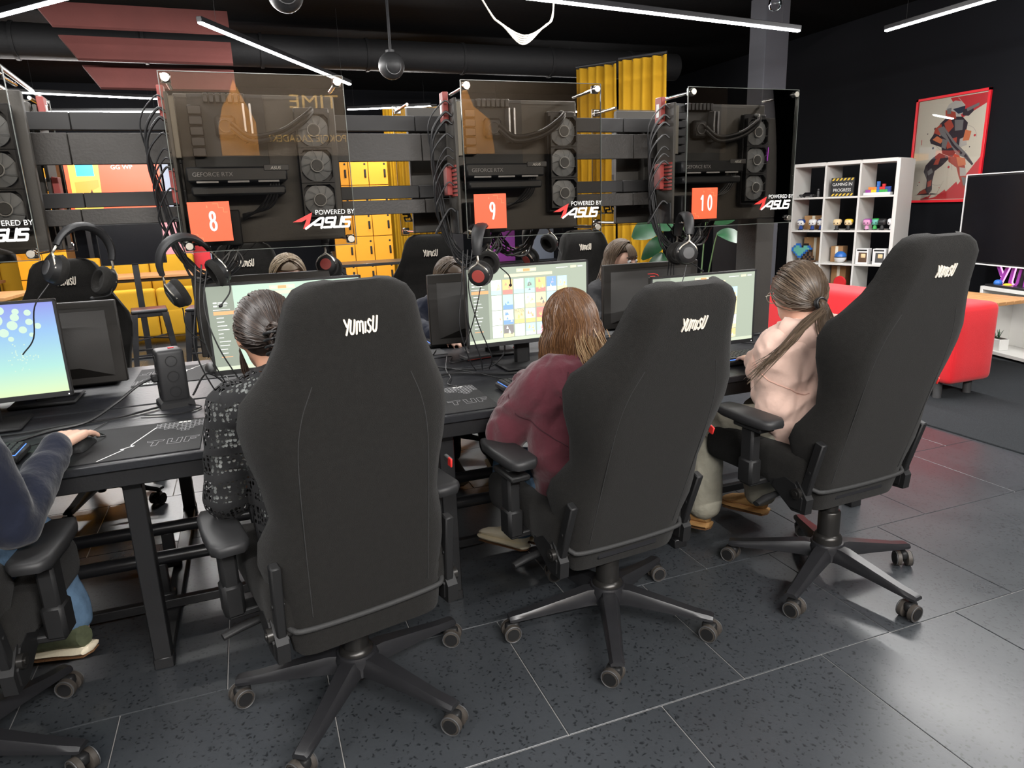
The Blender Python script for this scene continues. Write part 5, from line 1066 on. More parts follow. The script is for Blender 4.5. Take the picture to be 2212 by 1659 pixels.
# television with pale edge, white low unit, neon letters, plants
TA = math.atan2(-.97, -.243)
t = thing('television', 'large dark television with thin pale edge at the right edge', 'television', (6.3, 4.71, .0), TA)     # local x runs from its far edge to the near edge
obj('screen_panel', MB().box((.7, .02, 1.185), (1.4, .035, .78), b=.004), 'plastic_black', t); obj('glass_face', MB().box((.7, -.0, 1.185), (1.37, .004, .75)), 'tv_black', t, smooth=0)
obj('edge_trim', MB().box((.7, .012, 1.579), (1.41, .03, .008)).box((-.004, .012, 1.185), (.008, .03, .79)).box((.7, .005, .79), (1.41, .03, .01)), 'tv_edge', t, smooth=0)
obj('stand', MB().box((.7, .05, .72), (.08, .04, .2), b=.004).box((.7, .05, .622), (.5, .24, .02), b=.004), 'metal_black', t)
t = thing('white_unit', 'low white open cabinet below the television at the right edge', 'cabinet', (6.28, 4.28, .011), TA)
for (c, d, n) in (((.6, .0, .585), (1.2, .34, .03), 'top_board'), ((.6, .0, .035), (1.2, .34, .03), 'bottom_board'), ((.015, 0, .31), (.03, .34, .52), 'side_board'), ((1.185, 0, .31), (.03, .34, .52), 'side_board'), ((.6, .16, .31), (1.14, .012, .52), 'back_board')): obj(n, MB().box(c, d, b=.002), 'shelf_white', t)
UM = Matrix.Translation((6.28, 4.28, .011)) @ Matrix.Rotation(TA, 4, 'Z')
q = UM @ Vector((.26, -.05, .601)); t = thing('neon_sign', 'pink and purple neon letter sign standing below the television', 'neon sign', q, TA)
x = -.22
for ch, adv in zip('YUM', (.15, .155, .16)):
    b_ = MB(); pk = MB(); T = XZat(x, 0, .005)
    for s_ in YUM[ch]: b_.stroke([(a*.22, b2*.17) for a, b2 in s_], .026, 0, .012, 0, T, 8); pk.stroke([(a*.22, b2*.17) for a, b2 in s_], .042, -.004, .004, 0, T, 8)
    l_ = obj('letter', b_, 'neon_purple', t, smooth=0); obj('glow_edge', pk, 'neon_pink', l_, smooth=0); x += adv
def planter(label, loc, w_):
    t = thing('planter', label, 'plant', loc, TA, 'small planters'); obj('pot', MB().box((0, 0, .05), (w_, .09, .1), b=.004), 'pot_white', t); obj('soil', MB().box((0, 0, .099), (w_-.012, .078, .004)), 'soil', t, smooth=0); r_ = random.Random(3)
    for k in range(int(w_*50)):
        cx = -w_/2+.03+(w_-.06)*((k//3)/(max(1, int(w_*50)//3)))
        obj('leaf', MB().loft([[(-.008, 0, 0), (0, -.003, 0), (.008, 0, 0), (0, .003, 0)], [(-.009, .012, .03), (0, .009, .03), (.009, .012, .03), (0, .015, .03)], [(-.001, .035, .075), (0, .034, .075), (.001, .035, .075), (0, .036, .075)]]), 'leaf', t, (cx, 0, .1), (R(r_.uniform(-15, 15)), 0, r_.uniform(0, 6.28)))
planter('white planter with spiky green leaves inside the white cabinet', UM @ Vector((.16, -.08, .05)), .18)
t = thing('small_toys', 'small blue and yellow toys beside the neon letters', 'toy', UM @ Vector((.09, -.08, .6))); obj('blue_ball', MB().ell((0, 0, .03), (.035, .035, .03), 14, 10), 'toy_blue', t); obj('yellow_ball', MB().ell((-.02, -.1, .018), (.035, .04, .018), 14, 10), 'toy_yellow', t)
# dark low bookcase behind the shelf's left end
t = thing('dark_bookcase', 'dark shelf with cardboard boxes between the post and white shelf', 'bookcase', (5.5, 6.75, 0.011), R(20))
for k in range(5): obj('board', MB().box((0, 0, .15+.35*k), (.8, .35, .025), b=.002), 'metal_black', t)
for s in (-1, 1): obj('side', MB().box((s*.4, 0, .8), (.025, .35, 1.6), b=.002), 'metal_black', t)
for k in range(4): obj('stored_box', MB().box((-.12+.05*k, -.02, .163+.35*k+.11), (.42, .26, .22), b=.003), 'box_card', t)
# ---------------------------------------------------------------- people
def frame(F, U=(0, 0, 1)):
    F = Vector(F).normalized(); U = Vector(U); U = (U-F*U.dot(F)).normalized(); Rr = F.cross(U); return F, U, Rr
def hand_parts(wr, d, nrm, side, curl=25, s=1.0, spread=6):
    # wr wrist point, d forward, nrm = palm side, side = thumb direction
    d = Vector(d).normalized(); nrm = Vector(nrm); nrm = (nrm-d*nrm.dot(d)).normalized(); sd = Vector(side); sd = (sd-d*sd.dot(d)-nrm*sd.dot(nrm)).normalized(); P = []
    offs = [.028, .009, -.011, -.029]; lens = [(.038, .023, .019), (.042, .027, .02), (.039, .025, .02), (.030, .019, .017)]
    for k in range(4):
        kn = Vector(wr)+d*(.088-.006*abs(k-1))*s+sd*offs[k]*s - nrm*.004
        P.append(('c', Vector(wr)+sd*offs[k]*.65*s+d*.012, kn, .0145*s, .0125*s)); p = kn; a = R(curl*.55); v = d; sp = sd*math.sin(R(spread*(1.5-k)))
        for j, L in enumerate(lens[k]):
            dirv = ((d+sp).normalized()*math.cos(a)+nrm*math.sin(a)); q = p+dirv*L*s; P.append(('c', p, q, (.0092-.0009*j)*s, (.0085-.0009*j)*s)); p = q; a += R(curl)
    b = Vector(wr)+d*.022*s+sd*.024*s; m1 = b+(d*.6+sd*.75+nrm*.35).normalized()*.042*s; m2 = m1+(d*.9+sd*.25+nrm*.35).normalized()*.032*s; m3 = m2+(d*.98+nrm*.3).normalized()*.024*s
    P += [('c', b, m1, .015*s, .0115*s), ('c', m1, m2, .0108*s, .0098*s), ('c', m2, m3, .0095*s, .008*s)]
    return P
def shoe(foot, toe, up, mats, par, name='shoe', s=1.0):
    # loft from heel to toe, plus a separate sole
    h = Vector(foot); d = (Vector(toe)-h); L = d.length; F = d/L; U = Vector(up); U = (U-F*U.dot(F)).normalized(); S = F.cross(U)
    def ring(t, w_, z0, z1, n=12):
        c = h+F*(t*L); o = []
        for k in range(n):
            a = 2*math.pi*k/n; y = math.cos(a); z = math.sin(a); o.append(c+S*(w_*y*(1 if z < 0 else 1-.25*z*z))+U*(z0+(z1-z0)*(.5+.5*z)))
        return o
    up_ = MB().loft([ring(-.02, .012, .025, .055), ring(0, .03, .018, .09), ring(.08, .037, .016, .105), ring(.25, .038, .016, .10), ring(.42, .041, .016, .078), ring(.65, .047, .015, .06), ring(.85, .045, .015, .05), ring(.97, .03, .016, .038), ring(1.01, .01, .018, .03)])
    so = MB().loft([ring(-.035, .015, .0, .022), ring(-.01, .036, -.003, .024), ring(.1, .041, -.003, .024), ring(.4, .043, -.003, .024), ring(.65, .051, -.003, .024), ring(.88, .049, -.003, .024), ring(1.0, .032, -.002, .024), ring(1.035, .012, .002, .02)])
    o = obj(name, up_, mats[0], par); obj('sole', so, mats[1], o)
    bt = MB().loft([ring(-.03, .01, -.008, .0), ring(0, .034, -.008, -.002), ring(.4, .041, -.008, -.002), ring(.65, .049, -.008, -.002), ring(.9, .045, -.008, -.002), ring(1.02, .012, -.006, 0)]); obj('tread', bt, mats[2], o)
    return o
def face(par, c, F, U, Rr, s=1.0):
    for sg in (-1, 1):
        e = c+F*.080*s+Rr*sg*.031*s+U*.006*s; eo = obj('eye', MB().ell(e, (.0125*s,)*3, 12, 8), 'eye_white', par); obj('iris', MB().ell(e+F*.0085*s, (.0058*s,)*3, 10, 6), 'iris', eo)
        obj('eyebrow', MB().tube(cat([c+F*.089*s+Rr*sg*.014*s+U*.028*s, c+F*.087*s+Rr*sg*.032*s+U*.034*s, c+F*.072*s+Rr*sg*.050*s+U*.028*s], 4), .0035*s, 6), 'hair_dark2', par)
    obj('mouth', MB().tube(cat([c+F*.080*s-U*.062*s+Rr*.022*s, c+F*.091*s-U*.060*s, c+F*.080*s-U*.062*s-Rr*.022*s], 4), .0055*s, 8), 'lip', par)
def person(label, J, skin, top_mat, leg_mat, cat_='person', voxel=.0075, hands=(25, 25), sleeve=1.0, loose=.02, s=1.0, fc=True, shoes=None, under=None, extra=(), folds=.008, baggy=.016, hem=.9, hs=1.0):
    g = {k: Vector(v) for k, v in J.items()}; F, U, Rr = frame(g['face'], g.get('hup', Vector((0, 0, 1)))); hc = g['head']
    Q = Matrix((Rr, F, U)).transposed()
    b = [('e', hc, (.073*s, .088*s, .092*s), Q), ('e', hc+F*.02*s-U*.05*s, (.056*s, .066*s, .064*s), Q), ('e', hc-U*.03*s+F*.0, (.065*s, .07*s, .07*s), Q),
         ('c', hc+F*.086*s-U*.002*s, hc+F*.102*s-U*.028*s, .008*s, .012*s), ('c', hc-U*.07*s-F*.01*s, g['neck'], .046*s, .056*s)]
    for sg in (-1, 1): b.append(('e', hc+Rr*sg*.074*s-F*.008*s-U*.01*s, (.011*s, .021*s, .032*s), Q))
    shc = (g['shL']+g['shR'])/2; hip = g['hip']; side = (g['shR']-g['shL']).normalized()
    tor = []
    def torso(k):
        return [('c', g['shL']*.82+shc*.18, g['shR']*.82+shc*.18, .062*s+k, .062*s+k), ('c', shc-side*.065, lerp(shc, hip, .45)-side*.055, .085*s+k, .082*s+k), ('c', shc+side*.065, lerp(shc, hip, .45)+side*.055, .085*s+k, .082*s+k),
                ('c', lerp(shc, hip, .4)-side*.05, hip-side*.06, .083*s+k, .098*s+k), ('c', lerp(shc, hip, .4)+side*.05, hip+side*.06, .083*s+k, .098*s+k), ('c', g['neck'], shc, .055*s+k, .07*s+k)]
    def arm(a, e, w_, k, frac=1.0):
        return [('c', a, e, .050*s+k, .039*s+k*1.25), ('c', e, lerp(e, w_, frac), .040*s+k*1.35, .027*s+k*.9)]
    def leg(h, kn, an, k, f=1.0): return [('c', h, kn, .080*s+k, .056*s+k), ('c', kn, lerp(kn, an, f), .056*s+k, .036*s+k*1.6)]
    hL = hip-side*.09; hR = hip+side*.09
    b += torso(0)
    for q in 'LR': b += arm(g['sh'+q], g['el'+q], g['wr'+q], 0)
    dL = g.get('hdL', (g['wrL']-g['elL'])); dR = g.get('hdR', (g['wrR']-g['elR']))
    b += hand_parts(g['wrL'], dL, g.get('palmL', Vector((0, 0, -1))), side if True else 0, hands[0], s); b += hand_parts(g['wrR'], dR, g.get('palmR', Vector((0, 0, -1))), -side, hands[1], s*hs)
    for q, h in (('L', hL), ('R', hR)):
        b += leg(h, g['kn'+q], g['an'+q], 0); b.append(('c', g['an'+q], lerp(g['an'+q], g['toe'+q], .75), .034*s, .028*s))
    me = blob(b, voxel, skin, 'person', 5); o = link('person', me); tag(o, label, 'person')
    if under: link('undershirt', blob(torso(.008)+arm(g['shL'], g['elL'], g['wrL'], .006, .05)+arm(g['shR'], g['elR'], g['wrR'], .006, .05), .012, under, 'undershirt', 4), o)
    t_ = torso(loose)+arm(g['shL'], g['elL'], g['wrL'], loose*.8, sleeve)+arm(g['shR'], g['elR'], g['wrR'], loose*.8, sleeve)
    link('top', wrinkle(blob(t_+[(e[0], *[Vector(x) if not isinstance(x, (int, float)) else x for x in e[1:]]) for e in extra], .008, top_mat, 'top', 6), folds, 10.0, (1, 1, .8), hc.x), o)
    l_ = [('c', hip-side*.07, hip+side*.07, .112*s, .112*s)]
    for q, h in (('L', hL), ('R', hR)): l_ += leg(h, g['kn'+q], g['an'+q], baggy, hem)
    link('trousers', wrinkle(blob(l_, .010, leg_mat, 'trousers', 6), .007, 13.0, (1, 1, .8), hc.x), o)
    for q in 'LR':
        an, toe = g['an'+q], g['toe'+q]; heel = g.get('heel'+q, an+Vector((0, 0, -.075))-(toe-an).normalized()*.03)
        shoe(heel, toe, g.get('fup'+q, Vector((0, 0, 1))), shoes or ('shoe_black', 'shoe_sole', 'gum'), o)
    if fc: face(o, hc, F, U, Rr, s)
    return o, hc, F, U, Rr
def slerp(a, b, t):
    w_ = math.acos(max(-1, min(1, a.dot(b)))); 
    return a if w_ < 1e-4 else (a*math.sin((1-t)*w_)+b*math.sin(t*w_))/math.sin(w_)
def hair_mesh(strands, mats, taper=True):
    mb = MB(); r_ = random.Random(11)
    for pts, rad in strands:
        n = len(pts); mb.tube(pts, [rad*(1 if not taper else (.6+.4*min(1, 4*i/n))*(1-.75*(i/(n-1))**3)) for i in range(n)], 4, r_.randrange(len(mats)))
    return mb
def cap(c, F, U, Rr, s=1.0, mat='hair_dark', back=.012, up=.012, r=(.080, .092, .098)):
    Q = Matrix((Rr, F, U)).transposed(); mb = MB(); n, m_ = 24, 16; vs = []; fs = []
    for i in range(m_+1):
        ph = math.pi*i/m_
        for k in range(n):
            t = 2*math.pi*k/n; v = Vector((math.sin(ph)*math.cos(t), math.sin(ph)*math.sin(t), -math.cos(ph)))
            k_ = .93 if (v.y > .25 and v.z < .35) or v.z < -.55 else 1.0
            vs.append(c-F*back*s+U*up*s+Q @ Vector((v.x*r[0]*s*k_, v.y*r[1]*s*(.72 if v.y > .25 and v.z < .4 else 1), v.z*r[2]*s*k_)))
    for i in range(m_):
        for k in range(n): fs.append((i*n+k, i*n+(k+1) % n, (i+1)*n+(k+1) % n, (i+1)*n+k))
    return mb.add(vs, fs)
def gathered(c, F, U, Rr, tie, n, rad, s=1.0, back=.012, up=.012, r=(.083, .095, .101), seed=1, lift=.004):
    # strands lying on the skull from the hairline to the gather direction `tie` (local x right, y forward, z up)
    r_ = random.Random(seed); e = Vector(tie).normalized(); out = []
    for k in range(n):
        az = r_.uniform(0, 2*math.pi); el = r_.uniform(-.15, 1.35); v = Vector((math.cos(az)*math.cos(el), math.sin(az)*math.cos(el), math.sin(el)))
        if v.y > .55 and v.z < .5: v.z = .5+r_.random()*.2; v.normalize()
        if v.dot(e) > .9: continue
        pts = []; j = r_.uniform(.985, 1.03)
        for i in range(10):
            w_ = slerp(v, e, (i/9)**.9*.97); pts.append(c-F*back*s+U*up*s+(Rr*w_.x*r[0]+F*w_.y*r[1]+U*w_.z*r[2])*s*j+(Rr*r_.gauss(0, .0012)+U*r_.gauss(0, .0012)))
        out.append((pts, rad*r_.uniform(.7, 1.3)))
    return out
def falling(c, F, U, Rr, n, rad, az0, az1, length, s=1.0, back=.012, up=.012, r=(.085, .097, .103), seed=1, drift=(0, 0, 0), part=0.0, hem=.06, el0=.9):
    r_ = random.Random(seed); out = []; D = Vector(drift)
    for k in range(n):
        az = R(r_.uniform(az0, az1)); top = Vector((part+r_.gauss(0, .12), r_.uniform(-.5, .45), 1)).normalized(); sd = Vector((math.sin(az)*.99, -math.cos(az)*.99, -.05-.35*r_.random())).normalized(); pts = []; j = r_.uniform(.98, 1.05)
        for i in range(8):
            w_ = slerp(top, sd, i/7); pts.append(c-F*back*s+U*up*s+(Rr*w_.x*r[0]+F*w_.y*r[1]+U*w_.z*r[2])*s*j)
        p = pts[-1]; L = length+r_.gauss(0, hem); wob = r_.uniform(-1, 1); o_ = (Rr*sd.x+F*sd.y)
        for i in range(1, 8):
            t = i/7; pts.append(p+Vector((0, 0, -L*t))+o_*.014*math.sin(t*2.2)*s+D*t*t+Rr*.012*math.sin(t*4+wob*3)*wob)
        out.append((pts, rad*r_.uniform(.7, 1.3)))
    return out

# --- person at the left edge
J = dict(head=(-.86, 2.06, 1.24), face=(.15, 1, -.2), neck=(-.87, 1.98, 1.09), shL=(-1.06, 1.96, 1.02), shR=(-.70, 1.95, 1.02), elL=(-1.12, 2.08, .76), elR=(-.625, 1.955, .70), wrL=(-.98, 2.30, .80), wrR=(-.575, 2.262, .814), hip=(-.88, 1.93, .56),
         knL=(-1.0, 2.36, .53), knR=(-.72, 2.34, .52), anL=(-1.0, 2.42, .12), anR=(-.655, 2.375, .155), toeL=(-1.0, 2.62, .03), toeR=(-.83, 2.47, .055), heelR=(-.615, 2.315, .105), fupR=(.25, -.25, 1), hdR=(.22, 1, -.06), palmR=(0, .05, -1), hdL=(.2, 1, -.1))
o, c, F, U, Rr = person('person in a navy sleeve and jeans at the left edge, hand on mouse', J, 'skin_light', 'navy', 'jeans_blue', hem=.86, hs=1.15, voxel=.005, hands=(25, 13), sleeve=.95, shoes=('shoe_green', 'shoe_cream', 'gum'))
obj('hair', cap(c, F, U, Rr, 1, 'hair_dark'), 'hair_dark', o)
# --- person in black crochet top
J = dict(head=(.030, 2.055, 1.118), face=(-.16, 1, -.22), neck=(.06, 1.98, .975), shL=(-.085, 1.985, .925), shR=(.235, 1.94, .925), elL=(-.125, 1.985, .675), elR=(.30, 2.06, .70), wrL=(-.01, 2.22, .785), wrR=(.27, 2.30, .80), hip=(.12, 1.95, .56),
         knL=(-.02, 2.36, .52), knR=(.24, 2.38, .52), anL=(-.02, 2.44, .11), anR=(.22, 2.46, .11), toeL=(-.03, 2.64, .03), toeR=(.22, 2.66, .03), hdL=(.3, 1, .0), hdR=(-.1, 1, 0))
o, c, F, U, Rr = person('person in a black crochet top with dark hair clipped up', J, 'skin', 'crochet', 'black_cloth', loose=.024, under='white_shirt', shoes=('shoe_black', 'shoe_black', 'gum'))
obj('hair', cap(c, F, U, Rr, 1, back=.014, up=.010, r=(.082, .095, .100)), 'hair_dark', o)
tie = (.16, -1, -.42)
S = gathered(c, F, U, Rr, tie, 420, .0026, back=.014, up=.010, r=(.085, .098, .104), seed=2)
tp = c-F*.014+U*.01+(Rr*.16*.085-F*.098-U*.42*.104)*.93
r_ = random.Random(8)
for k in range(60):          # twisted knot held by the clip
    a = r_.uniform(0, 6.28); q = r_.uniform(.01, .032); S.append((cat([tp+Rr*.03*math.cos(a)+U*.03*math.sin(a), tp-F*(.02+q)+Rr*q*math.cos(a+1.2)+U*q*math.sin(a+1.2), tp-F*.03+Rr*q*math.cos(a+2.4)*1.3+U*(q*math.sin(a+2.4)*1.3+.01), tp-F*.012+Rr*.022*math.cos(a+3.4)+U*(.03+.02*r_.random())], 4), .003))
obj('hair_strands', hair_mesh(S, ['hair_dark', 'hair_dark', 'hair_dark2']), ['hair_dark', 'hair_dark', 'hair_dark2'], o, smooth=60)
lk = []
for k in range(34):
    b0 = c-Rr*.078-F*.005-U*(.035+.02*r_.random())+F*r_.gauss(0, .008); lk.append((cat([b0, b0-U*.05+Rr*r_.gauss(.004, .004), b0-U*.095+Rr*(.02+r_.gauss(0, .008)), b0-U*(.125+.02*r_.random())+Rr*(.035+r_.gauss(0, .01))], 4), .0014))
obj('loose_lock', hair_mesh(lk, ['hair_dark', 'hair_dark2']), ['hair_dark', 'hair_dark2'], o, smooth=60)
cl = MB()
for sg in (-1, 1):
    for k in range(4): cl.tube(cat([tp-F*.035+Rr*sg*.004+U*(.022-.016*k), tp-F*.05+Rr*sg*.026+U*(.02-.017*k), tp-F*.03+Rr*sg*.042+U*(.018-.018*k), tp-F*.006+Rr*sg*.036+U*(.016-.018*k)], 5), .0042, 8)
cl.tube([tp-F*.04+U*.028, tp-F*.043-U*.034], .006, 8); obj('claw_clip', cl, 'toy_black', o)
ch = MB()
for k in range(26):
    t = k/25; q = Vector((-.055+.07*t, 1.80+.02*math.sin(t*3), .60-.14*t**.8)); ch.tube([q+Vector((.005*math.cos(R(a)), 0.003*math.cos(R(a)), .006*math.sin(R(a)))) if k % 2 else q+Vector((0, .005*math.cos(R(a)), .006*math.sin(R(a)))) for a in range(0, 361, 45)], .0013, 5)
obj('chain_strap', ch, 'brushed', o)
# --- person in maroon sweatshirt
J = dict(head=(1.005, 2.12, 1.040), face=(-.05, 1, -.3), neck=(1.0, 2.06, .90), shL=(.865, 2.06, .845), shR=(1.16, 2.02, .845), elL=(.775, 2.14, .685), elR=(1.24, 2.16, .68), wrL=(.93, 2.34, .79), wrR=(1.13, 2.36, .79), hip=(1.02, 2.03, .52),
         knL=(.86, 2.36, .47), knR=(1.13, 2.36, .47), anL=(.945, 2.47, .13), anR=(1.10, 2.42, .12), toeL=(.815, 2.64, .05), toeR=(1.0, 2.60, .035), heelL=(.935, 2.43, .065), fupL=(.25, .1, 1), hdL=(.2, 1, 0), hdR=(-.2, 1, 0))
o, c, F, U, Rr = person('person in a maroon sweatshirt with long golden brown hair', J, 'skin_light', 'maroon', 'jeans_blue', loose=.034, extra=[('c', (.92, 2.04, .80), (.92, 2.02, .60), .10, .105), ('c', (1.0, 2.04, .8), (1.0, 2.03, .60), .12, .12)], folds=.013, shoes=('shoe_cream', 'shoe_cream', 'gum'))
PB = o
obj('hair', cap(c, F, U, Rr, 1, back=.014, up=.012, r=(.084, .097, .102)), 'hair_gold2', o)
S = falling(c, F, U, Rr, 900, .0019, -118, 118, .125, back=.014, up=.012, r=(.089, .102, .107), seed=5, part=-.1, hem=.02)
S2 = falling(c, F, U, Rr, 260, .0017, -30, 55, .20, back=.02, up=.012, r=(.088, .102, .106), seed=6, drift=(.05, -.05, 0), hem=.03)
obj('hair_tips', hair_mesh([(p_[9:], q_) for p_, q_ in S2[:150]], ['hair_gold3', 'hair_gold', 'hair_gold3']), ['hair_gold3', 'hair_gold', 'hair_gold3'], o, smooth=60)
obj('hair_strands', hair_mesh(S, ['hair_gold', 'hair_gold', 'hair_gold', 'hair_gold2', 'hair_gold2']), ['hair_gold', 'hair_gold', 'hair_gold', 'hair_gold2', 'hair_gold2'], o, smooth=60)
# --- person in pink hoodie
J = dict(head=(1.888, 2.02, 1.085), face=(.05, 1, -.25), neck=(1.925, 1.96, .945), shL=(1.80, 2.0, .885), shR=(2.09, 1.93, .885), elL=(1.80, 1.985, .685), elR=(2.16, 2.08, .70), wrL=(1.90, 2.22, .79), wrR=(2.05, 2.28, .79), hip=(1.95, 1.96, .57),
         knL=(1.74, 2.34, .52), knR=(2.02, 2.34, .52), anL=(1.735, 2.32, .12), anR=(2.05, 2.33, .12), toeL=(1.66, 2.50, .035), toeR=(2.0, 2.52, .035), hdL=(.2, 1, 0), hdR=(-.1, 1, 0))
o, c, F, U, Rr = person('person in a pale pink hoodie with glasses and a low ponytail', J, 'skin_light', 'pink', 'jeans_pale', loose=.034, baggy=.022, folds=.018, extra=[('c', (1.80, 1.98, .86), (1.80, 1.97, .70), .085, .075)], shoes=('shoe_tan', 'shoe_tan', 'gum'))
obj('hair', cap(c, F, U, Rr, 1, back=.014, up=.012, r=(.082, .095, .101)), 'hair_ash', o)
S = gathered(c, F, U, Rr, (.0, -1, -.62), 480, .0026, back=.014, up=.012, r=(.091, .103, .110), seed=9)
tp = c-F*.014+U*.012+(-F*.103-U*.62*.110)*.86; r_ = random.Random(3)
for k in range(170):
    a = r_.uniform(0, 6.28); q = r_.random()**.5*.016; b0 = tp+Rr*q*math.cos(a)+U*q*math.sin(a); sp = r_.gauss(0, 1); side = -1 if k % 4 == 0 else 1
    if side < 0: e = [b0-F*.03-U*.02, b0+Vector((-.075, -.03, -.055))+Vector((r_.gauss(0, .006), r_.gauss(0, .006), 0)), b0+Vector((-.165, -.03, -.13))+Vector((r_.gauss(0, .008), 0, 0)), b0+Vector((-.235, .04, -.24))+Vector((r_.gauss(0, .015), r_.gauss(0, .01), r_.gauss(0, .02)))]
    else: e = [b0-F*.03-U*.01, b0-F*.045+Vector((.015*sp, 0, -.07)), b0+Vector((.01+.018*sp, -.085, -.18)), b0+Vector((.015+.024*sp, -.085, -.33+r_.gauss(0, .03)))]
    S.append((cat([b0]+e, 4), .0022))
obj('hair_strands', hair_mesh(S, ['hair_ash', 'hair_ash', 'hair_ash2']), ['hair_ash', 'hair_ash', 'hair_ash2'], o, smooth=60)
obj('hair_tie', MB().tube([tp+(Rr*math.cos(R(a))+U*math.sin(R(a)))*.019-F*.008 for a in range(0, 361, 30)], .006, 8).tube([tp+(Rr*math.cos(R(a))+U*math.sin(R(a)))*.019-F*.018 for a in range(0, 361, 30)], .005, 8), 'toy_black', o)
gl = MB()
for sg in (-1, 1):
    e = c+F*.098+Rr*sg*.033+U*.004; gl.tube([e+Rr*.026*math.cos(R(a))+U*.021*math.sin(R(a))-F*abs(math.cos(R(a)))*.003 for a in range(0, 361, 24)], .0018, 6); gl.tube(cat([e+Rr*sg*.026+U*.008, c+Rr*sg*.080+F*.05+U*.010, c+Rr*sg*.080-F*.015+U*.006], 4), .0018, 6)
gl.tube(cat([c+F*.1+Rr*.008+U*.008, c+F*.104+U*.011, c+F*.1-Rr*.008+U*.008], 4), .0018, 6); obj('glasses', gl, 'brushed', o)
hd = MB().tube(cat([g_ for g_ in [Vector((1.80, 2.0, .955)), Vector((1.84, 1.92, .95)), Vector((1.93, 1.87, .945)), Vector((2.02, 1.88, .95)), Vector((2.06, 1.95, .955))]], 6), [.015]+[.042]*23+[.015], 12, flat=1.35); link('hood', wrinkle(mesh(hd, 'pink', 80, 'hood'), .006, 14), o)
obj('cuff', MB().ell((1.80, 1.96, .655), (.05, .05, .016), 14, 8), 'white_shirt', o)
from mathutils.bvhtree import BVHTree
def seam(o, pts, mat, r=.0022):
    tp_ = [x for x in o.children if x.name.startswith('top')][0]; me = tp_.data; bv = BVHTree.FromPolygons([v.co for v in me.vertices], [tuple(p.vertices) for p in me.polygons]); out = []
    for p in cat(pts, 8):
        l, n, i, d = bv.find_nearest(p); out.append(l+n*.0006)
    obj('seam', MB().tube(out, r, 6), mat, tp_)
seam(o, [(1.72, 2.10, .86), (1.69, 2.02, .82), (1.70, 1.93, .79), (1.77, 1.88, .76), (1.86, 1.88, .74)], 'seam_pink')
seam(PB, [(.83, 2.14, .83), (.80, 2.06, .78), (.83, 1.98, .73), (.90, 1.92, .68)], 'seam_maroon')
seam(PB, [(.93, 2.0, .90), (.90, 1.94, .80), (.92, 1.90, .66), (.93, 1.86, .56)], 'seam_maroon')
# --- people across the desk
J = dict(head=(.195, 3.76, 1.125), face=(.05, -1, -.35), neck=(.19, 3.84, .99), shL=(.36, 3.86, .93), shR=(.03, 3.86, .93), elL=(.42, 3.74, .72), elR=(-.03, 3.74, .72), wrL=(.3, 3.52, .79), wrR=(.1, 3.52, .79), hip=(.18, 4.0, .53), knL=(.3, 3.56, .5), knR=(.06, 3.56, .5), anL=(.3, 3.48, .11), anR=(.06, 3.48, .11), toeL=(.3, 3.28, .03), toeR=(.06, 3.28, .03))
o, c, F, U, Rr = person('fair haired person across the desk behind the red logo monitor', J, 'skin_light', 'black_cloth', 'black_cloth', voxel=.009)
obj('hair', cap(c, F, U, Rr, 1, r=(.082, .095, .1)), 'hair_blond2', o); S = falling(c, F, U, Rr, 320, .0026, -115, 115, .06, r=(.088, .1, .106), seed=15, hem=.02); obj('hair_strands', hair_mesh(S, ['hair_blond', 'hair_blond2']), ['hair_blond', 'hair_blond2'], o, smooth=60)
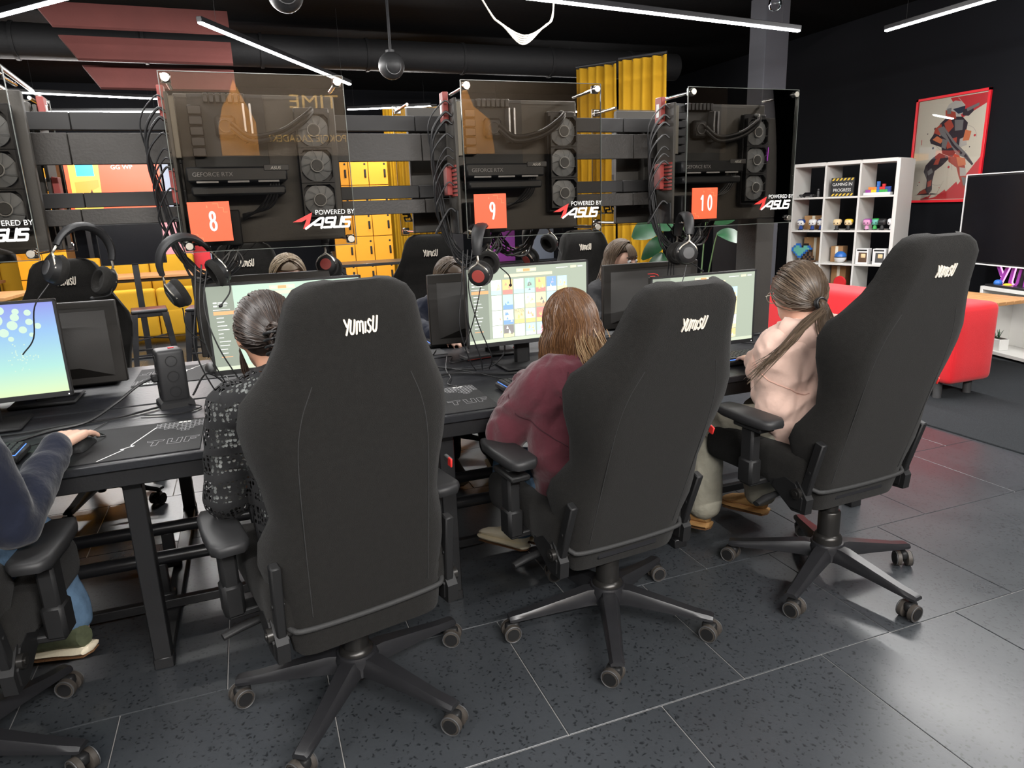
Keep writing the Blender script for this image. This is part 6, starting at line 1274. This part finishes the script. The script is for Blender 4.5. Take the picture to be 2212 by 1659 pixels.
J = dict(head=(1.05, 3.74, 1.06), face=(.1, -1, -.35), neck=(1.04, 3.82, .93), shL=(1.20, 3.84, .87), shR=(.89, 3.82, .87), elL=(1.26, 3.7, .69), elR=(.82, 3.70, .80), wrL=(1.16, 3.5, .78), wrR=(.90, 3.48, .79), hip=(1.04, 3.98, .5), knL=(1.16, 3.56, .48), knR=(.92, 3.56, .48), anL=(1.16, 3.48, .11), anR=(.92, 3.48, .11), toeL=(1.16, 3.28, .03), toeR=(.92, 3.28, .03))
o, c, F, U, Rr = person('person in a navy top half hidden by a monitor back, long hair', J, 'skin_light', 'navy', 'black_cloth', voxel=.009, loose=.03)
obj('hair', cap(c, F, U, Rr, 1, r=(.082, .095, .1)), 'hair_ash', o); S = falling(c, F, U, Rr, 320, .0026, -115, 115, .2, r=(.088, .1, .106), seed=16, hem=.03); obj('hair_strands', hair_mesh(S, ['hair_ash', 'hair_ash2']), ['hair_ash', 'hair_ash2'], o, smooth=60)
J = dict(head=(2.125, 3.73, 1.105), face=(.42, -1, -.18), neck=(2.09, 3.80, .95), shL=(2.23, 3.84, .885), shR=(1.94, 3.76, .885), elL=(2.3, 3.68, .72), elR=(1.88, 3.62, .74), wrL=(2.22, 3.5, .79), wrR=(1.98, 3.47, .79), hip=(2.12, 3.98, .53), knL=(2.24, 3.56, .5), knR=(2.0, 3.56, .5), anL=(2.24, 3.48, .11), anR=(2.0, 3.48, .11), toeL=(2.24, 3.28, .03), toeR=(2.0, 3.28, .03))
o, c, F, U, Rr = person('person with long brown hair and a fringe across the desk', J, 'skin_light', 'black_cloth', 'black_cloth', voxel=.008, loose=.03)
obj('hair', cap(c, F, U, Rr, 1, r=(.082, .095, .1)), 'hair_ash', o); S = falling(c, F, U, Rr, 420, .0026, -78, 104, .24, r=(.089, .102, .108), seed=17, hem=.04, drift=(-.06, -.02, 0)); r_ = random.Random(6)
for k in range(130):
    a = r_.uniform(-1, 1); v0 = Vector((a*.35, .25, 1)).normalized(); v1 = Vector((a*.62, 1, .46)).normalized(); pts = [c+(Rr*w_.x*.088+F*w_.y*.098+U*w_.z*.108) for w_ in [slerp(v0, v1, i/6) for i in range(7)]]; pts += [pts[-1]-U*.012+F*.002, pts[-1]-U*(.02+.012*r_.random())]; S.append((pts, .0022))
obj('hair_strands', hair_mesh(S, ['hair_ash', 'hair_ash2', 'hair_ash2']), ['hair_ash', 'hair_ash2', 'hair_ash2'], o, smooth=60)
